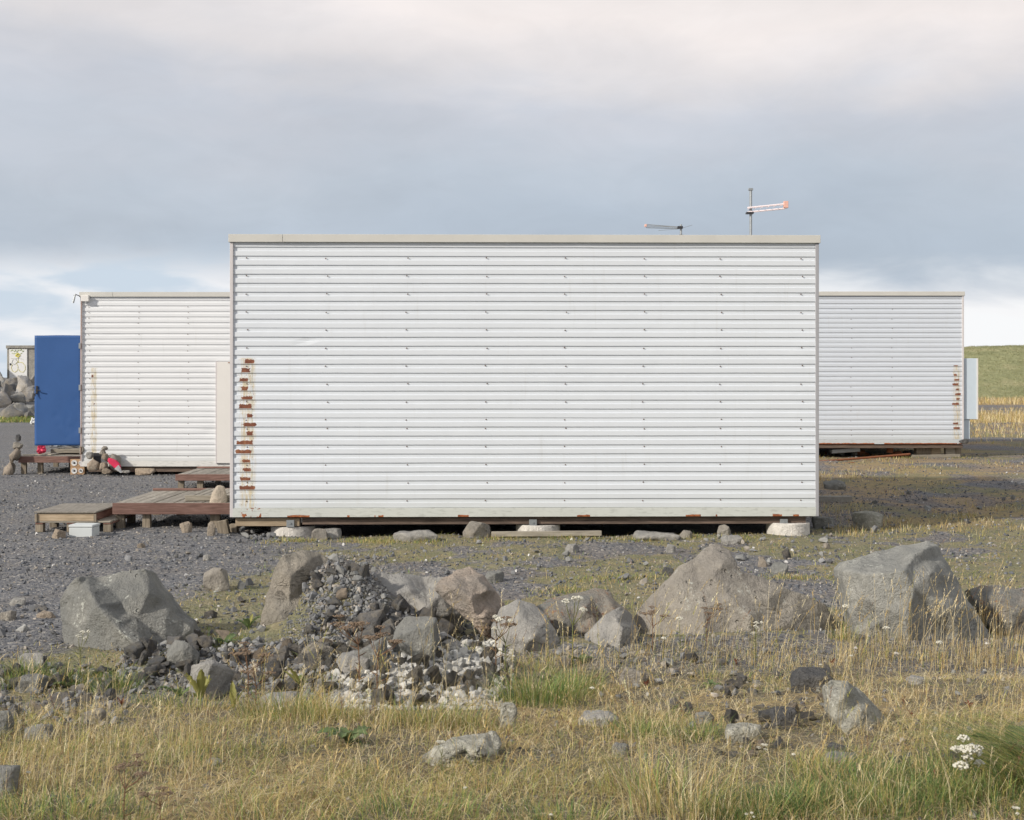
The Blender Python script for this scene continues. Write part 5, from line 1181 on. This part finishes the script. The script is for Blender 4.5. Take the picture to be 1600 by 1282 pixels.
veg_obj('low_growth', bt, 'low moss and grass growing thinly on the gravel', 'ground cover')
# flowering stalks with seed heads
def stalks(spec):
    Vs, Qs, Ts, Cs = [], [], [], []
    P = []
    for (x0, x1, y0, y1, n, h0, h1, lx) in spec:
        for p in GB_(RNG.uniform(x0, x1, n), RNG.uniform(y0, y1, n)):
            P.append((p[0], p[1], p[2], random.uniform(h0, h1), lx+random.gauss(0, .18), random.gauss(0, .12)))
    P = np.array(P); n = len(P); X, Y, Z, h, lx, ly = P.T; az = np.arctan2(ly, lx); ln = np.hypot(lx, ly)
    base = gcol(n, [5, 6, 1, 3, 0, 0, 1.2], .15); out_ = [blades(X, Y, h, np.full(n, .0008)*(Y/6)**.8, ln, az, base, z=Z-.01)]
    for j in range(11):                       # spikelets up the top fifth
        t_ = .80+.2*j/10; bx = X+np.cos(az)*ln*h*t_**2; by = Y+np.sin(az)*ln*h*t_**2; bz = Z-.01+h*(t_-.30*ln*t_*t_)
        out_.append(blades(bx, by, np.full(n, .016)*RNG.uniform(.6, 1.3, n), np.full(n, .0013)*(Y/6)**.6, np.full(n, .8), az+RNG.uniform(-2.5, 2.5, n), base*1.1, z=bz))
    return out_
SP = [(985, 1310, 990, 1060, 90, .2, .48, .12), (1310, 1600, 990, 1060, 140, .25, .55, .15), (780, 1000, 1030, 1110, 55, .2, .5, .1), (640, 780, 1030, 1130, 26, .25, .6, .1), (380, 640, 1080, 1160, 60, .18, .42, .05),
      (0, 200, 1120, 1250, 70, .2, .42, .08), (200, 700, 1140, 1282, 90, .12, .32, .1), (700, 1150, 1130, 1282, 70, .15, .42, -.15), (960, 1090, 1190, 1270, 26, .35, .55, -.35), (1150, 1600, 1120, 1282, 70, .15, .4, .1), (1330, 1600, 860, 960, 30, .15, .35, .1),
      (1380, 1400, 1260, 1280, 1, .62, .62, .0), (1150, 1160, 1280, 1285, 2, .6, .7, .2), (740, 760, 1270, 1285, 2, .5, .55, .15)]
veg_obj('seeding_grass_stalks', stalks(SP), 'thin dry grass stalks with seed heads rising above the turf')
# tan vegetation on the far right
bt = []
for (y0, y1, n, h0, h1) in ((50, 64, 4200, .08, .38), (38, 52, 1600, .06, .25), (84, 97, 4000, .2, .55)):
    Y = RNG.uniform(y0, y1, n); X = Y*RNG.uniform(.30, .40, n); kk_ = RNG.random(n) < .6+.6*vn(X*.8, Y*.5, 91); X, Y = X[kk_], Y[kk_]; n = len(X)
    bt.append(blades(X, Y, RNG.uniform(h0, h1, n), RNG.uniform(.004, .009, n)*(Y/40), RNG.uniform(.1, .6, n), RNG.uniform(0, 6.3, n), gcol(n, [6, 5, 1, 4, 0, 0, .6])))
Y = RNG.uniform(96, 150, 26000); X = Y*RNG.uniform(.31, .39, 26000); bt.append(blades(X, Y, RNG.uniform(.10, .3, 26000), RNG.uniform(.008, .018, 26000), RNG.uniform(.8, 2.2, 26000), RNG.uniform(0, 6.3, 26000), palette(26000, [(.30, .31, .15), (.38, .35, .18), (.25, .265, .125)], [4, 3, 3], .1), z=hill_z(X, Y)-.05))
veg_obj('far_grass', bt, 'tan rough grass at the far right and green grass up the hill')
Yb = RNG.uniform(54, 58, 2500); Xb = Yb*RNG.uniform(-.40, -.33, 2500)
veg_obj('far_green_grass', [blades(Xb, Yb, RNG.uniform(.05, .2, 2500), RNG.uniform(.01, .02, 2500), RNG.uniform(.2, 1, 2500), RNG.uniform(0, 6.3, 2500), gcol(2500, [1, 0, 4, 0, 5, 1, 0]))], 'strip of green grass at the foot of the embankment')

# ------------------------------------------------------------------ yarrow, dock and other single plants
def yarrow_proto(name, heads, hgt, dry, label, group, hr=.022):
    root = empty(name, (0, 0, -50), 0, label, 'plant', group); rs = random.Random(len(heads)*7+dry)
    ms = M['stem_dry' if dry else 'stem']; mf = M['floret_dry' if dry else 'floret']
    bm = bmesh.new(); fork = Vector((0, 0, hgt*.62)); add_tube(bm, [(0, 0, -.01), (.004, 0, hgt*.3), fork], [.0028, .0024, .002], 5)
    for (hx_, hy_, hz_, r_) in heads:
        tip = Vector((hx_, hy_, hz_)); add_tube(bm, [fork, fork.lerp(tip, .55)+Vector((hx_*.2, hy_*.2, 0)), tip-Vector((0, 0, .006))], [.0018, .0014, .0012], 4)
    for j in range(5):                       # feathery stem leaves
        zz = hgt*(.12+.11*j); a = j*2.4; d = Vector((math.cos(a), math.sin(a), .4))*.035; p = Vector((0, 0, zz)); add_tube(bm, [p, p+d*.6, p+d], [.0022, .002, .0006], 4)
    from_bm('stem', bm, ms, root)
    for (hx_, hy_, hz_, r_) in heads:
        bm = bmesh.new()
        for i in range(30):
            a = rs.uniform(0, 6.28); rr = r_*math.sqrt(rs.random()); z_ = hz_+.004*(1-(rr/r_)**2)+rs.uniform(-.002, .002)
            z_ += (0 if dry else .45)*r_*(1-(rr/r_)**2); c = Vector((hx_+rr*math.cos(a)*1.15, hy_+rr*math.sin(a)*1.15, z_)); q = r_*(.17 if dry else .27)*rs.uniform(.7, 1.2)
            bmesh.ops.create_icosphere(bm, subdivisions=1, radius=q, matrix=Matrix.Translation(c) @ Matrix.Diagonal((1, 1, .7, 1)))
            if i % 3 == 0: add_tube(bm, [(hx_, hy_, hz_-.012), c], [.0008, .0008], 3, cap=False)
        from_bm('flower_head', bm, mf, root)
    return root
def hd(n, sp, z, r_, seed):
    rs = random.Random(seed); return [(rs.uniform(-sp, sp), rs.uniform(-sp, sp), z+rs.uniform(-.03, .02), r_*rs.uniform(.75, 1.15)) for _ in range(n)]
def plant_at(proto, px, ty, by, lab=None, grp=None, first=[set()], extra=1):
    """px, top row, foot row in photo; scale so that the head reaches the top row"""
    p = G(px, by); h_ = (by-ty)/F*p.y; s_ = h_/proto['hgt']
    if proto.name not in first[0]:
        first[0].add(proto.name); proto.location = p; proto.scale = (s_,)*3; proto.rotation_euler = (0, 0, random.uniform(0, 6))
        if lab: proto['label'] = lab
        return proto
    return copy_thing(proto, p, random.uniform(0, 6), s_, lab or proto['label'], grp)
yg = 'white flowering yarrow plants'
y1 = yarrow_proto('yarrow_plant', [(-.045, 0, .175, .018), (-.02, .02, .20, .014), (0, -.02, .19, .02), (.012, .0, .165, .019), (.03, .02, .195, .017), (.05, -.01, .20, .017), (.03, .0, .235, .017), (-.045, .0, .14, .017), (.03, -.01, .14, .022), (.002, .01, .205, .015)], .22, 0, 'bushy white yarrow with ten flower heads at the lower right', yg); y1['hgt'] = .235
plant_at(y1, 1515, 1153, 1262)
y2 = yarrow_proto('yarrow_plant', hd(1, .001, .2, .019, 3), .2, 0, 'single white yarrow head in the grass', yg); y2['hgt'] = .2
one = [(727, 1230, 1262, 'round white yarrow head low in the grass below the layered rock'), (330, 1190, 1210, None), (861, 1272, 1300, 'white yarrow head at the bottom edge left of centre'), (1282, 1038, 1062, None), (1468, 1002, 1050, 'white yarrow head before the large greenish boulder'), (1037, 996, 1040, None), (1178, 988, 1030, None),
       (925, 1074, 1110, None), (44, 1206, 1240, None), (1330, 1024, 1050, None), (1322, 945, 1000, None), (1240, 1178, 1210, 'small white yarrow head left of the black stone'), (1062, 965, 1020, None), (1385, 980, 1030, None)]
for a, ty, by, lb in one: plant_at(y2, a, ty, by, lb or 'small single headed white yarrow standing in the dry grass', yg)
y3 = yarrow_proto('yarrow_plant', hd(4, .05, .24, .014, 5), .24, 0, 'white yarrow with several loose heads', yg); y3['hgt'] = .25
for a, ty, by, lb in ((895, 935, 1040, 'tall yarrow with pale heads before the rusty slab'), (790, 968, 1060, 'pale yarrow before the rounded grey boulder'), (1188, 1165, 1215, 'clustered white yarrow heads left of the black stone'), (1170, 1270, 1310, 'white yarrow at the bottom edge right of centre'), (1590, 1262, 1310, 'white yarrow at the bottom right corner'), (690, 1158, 1215, 'yarrow with small pale heads right of the layered rock'),
                      (1180, 975, 1035, 'pale yarrow before the broad brown boulder'), (125, 990, 1060, 'pale yarrow in front of the leftmost boulder')): plant_at(y3, a, ty, by, lb, yg)
dg_ = 'withered brown yarrow plants'
y4 = yarrow_proto('dry_yarrow_plant', hd(6, .075, .25, .024, 8), .26, 1, 'withered yarrow with several flat brown heads', dg_); y4['hgt'] = .27
for a, ty, by, lb in ((195, 1188, 1300, 'withered brown yarrow in the lower left grass'), (250, 1225, 1310, 'withered brown yarrow at the bottom left, right of the other'), (560, 962, 1075, 'withered brown yarrow before the tall boulder'), (590, 985, 1090, 'withered reddish yarrow before the whitish rubble'), (388, 1010, 1110, 'bushy withered yarrow left of the tall boulder foot'), (400, 1040, 1120, 'low withered yarrow below the bushy one'),
                      (775, 962, 1060, 'withered brown yarrow by the rounded grey boulder'), (1105, 945, 1010, 'small brown withered yarrow before the broad boulder'), (1020, 952, 1020, 'brown withered yarrow at the left of the broad boulder')): plant_at(y4, a, ty, by, lb, dg_)
def leaf_me(name, L_, W_, c0, c1, seed, bend=.5, lobed=False):
    nl, nw = 10, 5; V = []; C_ = []
    for i in range(nl+1):
        t_ = i/nl; wv = W_*math.sin(math.pi*min(1, t_*.93+.05))**.8*(1+(.22*math.sin(t_*26+seed) if lobed else .06*math.sin(t_*20+seed)))
        if i == 0: wv = W_*.12
        for j in range(nw):
            s_ = (j/(nw-1)-.5)*2
            V.append((L_*t_*math.cos(bend*t_), s_*wv*.5, L_*t_*math.sin(1.0-bend*t_*1.4)*.8+abs(s_)*wv*.22+.004*math.sin(t_*30+s_*3)))
            f_ = .85+.3*mnoise.noise(Vector((t_*4, s_*2, seed))); m_ = (.6*t_+.2*abs(s_)); C_.append([(c0[q]*(1-m_)+c1[q]*m_)*f_*(1.35 if j == 2 else 1) for q in range(3)])
    V = np.array(V); a = np.array([[i*nw+j, i*nw+j+1, (i+1)*nw+j+1, (i+1)*nw+j] for i in range(nl) for j in range(nw-1)])
    me = np_mesh(name, V, [a], np.array(C_), smooth=True); me.materials.append(M['leaf']); return me
LG = (.16, .22, .09); LY = (.33, .32, .10); LD = (.08, .13, .05); LR = (.27, .10, .06)
lv = [leaf_me('leaf', .16, .055, LG, LG, 1), leaf_me('leaf', .15, .05, LG, LY, 2, .9), leaf_me('leaf', .17, .045, LY, LY, 3, .2), leaf_me('leaf', .14, .06, LD, LG, 4, 1.1, True), leaf_me('leaf', .10, .025, LR, LR, 5, .3)]
def leafy(px, py, n, pick, sc, label, up=0, rz0=None, group='broad leaved dock plants'):
    p = G(px, py); r_ = empty('dock_plant', p, 0, label, 'plant', group)
    for i in range(n):
        o = bpy.data.objects.new('leaf', lv[random.choice(pick)]); COL.objects.link(o); o.parent = r_
        o.rotation_euler = (random.uniform(-.2, .2), -up*random.uniform(.4, 1), (rz0 if rz0 is not None else i*6.28/n)+random.uniform(-.4, .4)); s_ = sc*random.uniform(.7, 1.15); o.scale = (s_,)*3; o.location = (0, 0, .004*i)
    return r_
leafy(545, 1165, 9, [0, 3, 3, 0], 1.0, 'green leafy rosette in the grass left of the layered rock')
leafy(1590, 1192, 5, [0, 3], 1.3, 'large pale green leaves at the right edge of the foreground', .1)
leafy(312, 1098, 6, [1, 2, 2], .95, 'yellowing upright dock leaves before the speckled grey rock', .7)
leafy(280, 1090, 4, [1, 0], .9, 'green spotted dock leaf left of the yellowing ones', .3)
leafy(468, 1075, 6, [1, 2, 1], .85, 'yellow green wilted dock at the foot of the tall boulder', .4)
leafy(365, 1110, 3, [2], .7, 'small yellow upright dock in the left foreground grass', .8)
leafy(350, 1008, 6, [3, 0], .75, 'dark green leaves in the gap right of the leftmost boulder', .1)
leafy(388, 985, 4, [0, 2], .8, 'upright green leaves beside the tall boulder', .6)
leafy(100, 1075, 5, [0, 1], .6, 'green leaves among stones at the left')
leafy(1110, 1075, 5, [0, 1], .5, 'small bright green leaves below the broad boulder')
leafy(905, 1035, 5, [3, 0], .6, 'dark green leaves behind the central tuft')
for i, (a, b_, lb) in enumerate(((1150, 1040, 'small red leaved sorrel below the broad boulder'), (1300, 1040, 'red leaved sorrel left of the greenish boulder foot'), (1412, 1100, 'red leaved sorrel right of the lichen rock'), (1515, 1108, 'red sorrel leaves in straw at the right'), (1425, 1125, 'low red sorrel near the long green grass'), (15, 1120, 'reddish sorrel at the left edge'), (190, 1105, 'reddish sorrel in the left green tuft'), (990, 1105, 'red sorrel right of the bluish flat rock'), (1010, 1075, 'reddish sorrel by the pink grey stone'), (515, 1275, 'dark red sorrel at the bottom'))):
    r_ = leafy(a, b_, 5, [4], random.uniform(.28, .5), lb, .6, group='red sorrel plants'); r_.name = 'sorrel_plant'
# weed against the front cabin wall
q = G(940, 838); wr = empty('tall_weed', q, 0, 'thin tall weed growing up against the front cabin wall', 'plant'); rs = random.Random(4)
bm = bmesh.new(); add_tube(bm, [(0, 0, 0), (.02, 0, .15), (-.01, 0, .30), (.01, .0, .40)], [.003, .0025, .002, .001], 5)
for i in range(14):
    zz = rs.uniform(.08, .38); a = rs.uniform(0, 6.3); l_ = rs.uniform(.03, .1); add_tube(bm, [(.005, 0, zz), (.005+math.cos(a)*l_, math.sin(a)*l_*.5, zz+l_*.5)], [.0016, .0008], 4)
from_bm('stem', bm, M['stem_dry'], wr)
bm = bmesh.new()
for i in range(26):
    zz = rs.uniform(.15, .42); a = rs.uniform(0, 6.3); l_ = rs.uniform(.02, .1); bmesh.ops.create_icosphere(bm, subdivisions=1, radius=rs.uniform(.003, .006), matrix=Matrix.Translation((.005+math.cos(a)*l_, math.sin(a)*l_*.5, zz+l_*.4)))
from_bm('seed_pods', bm, M['stem'], wr)
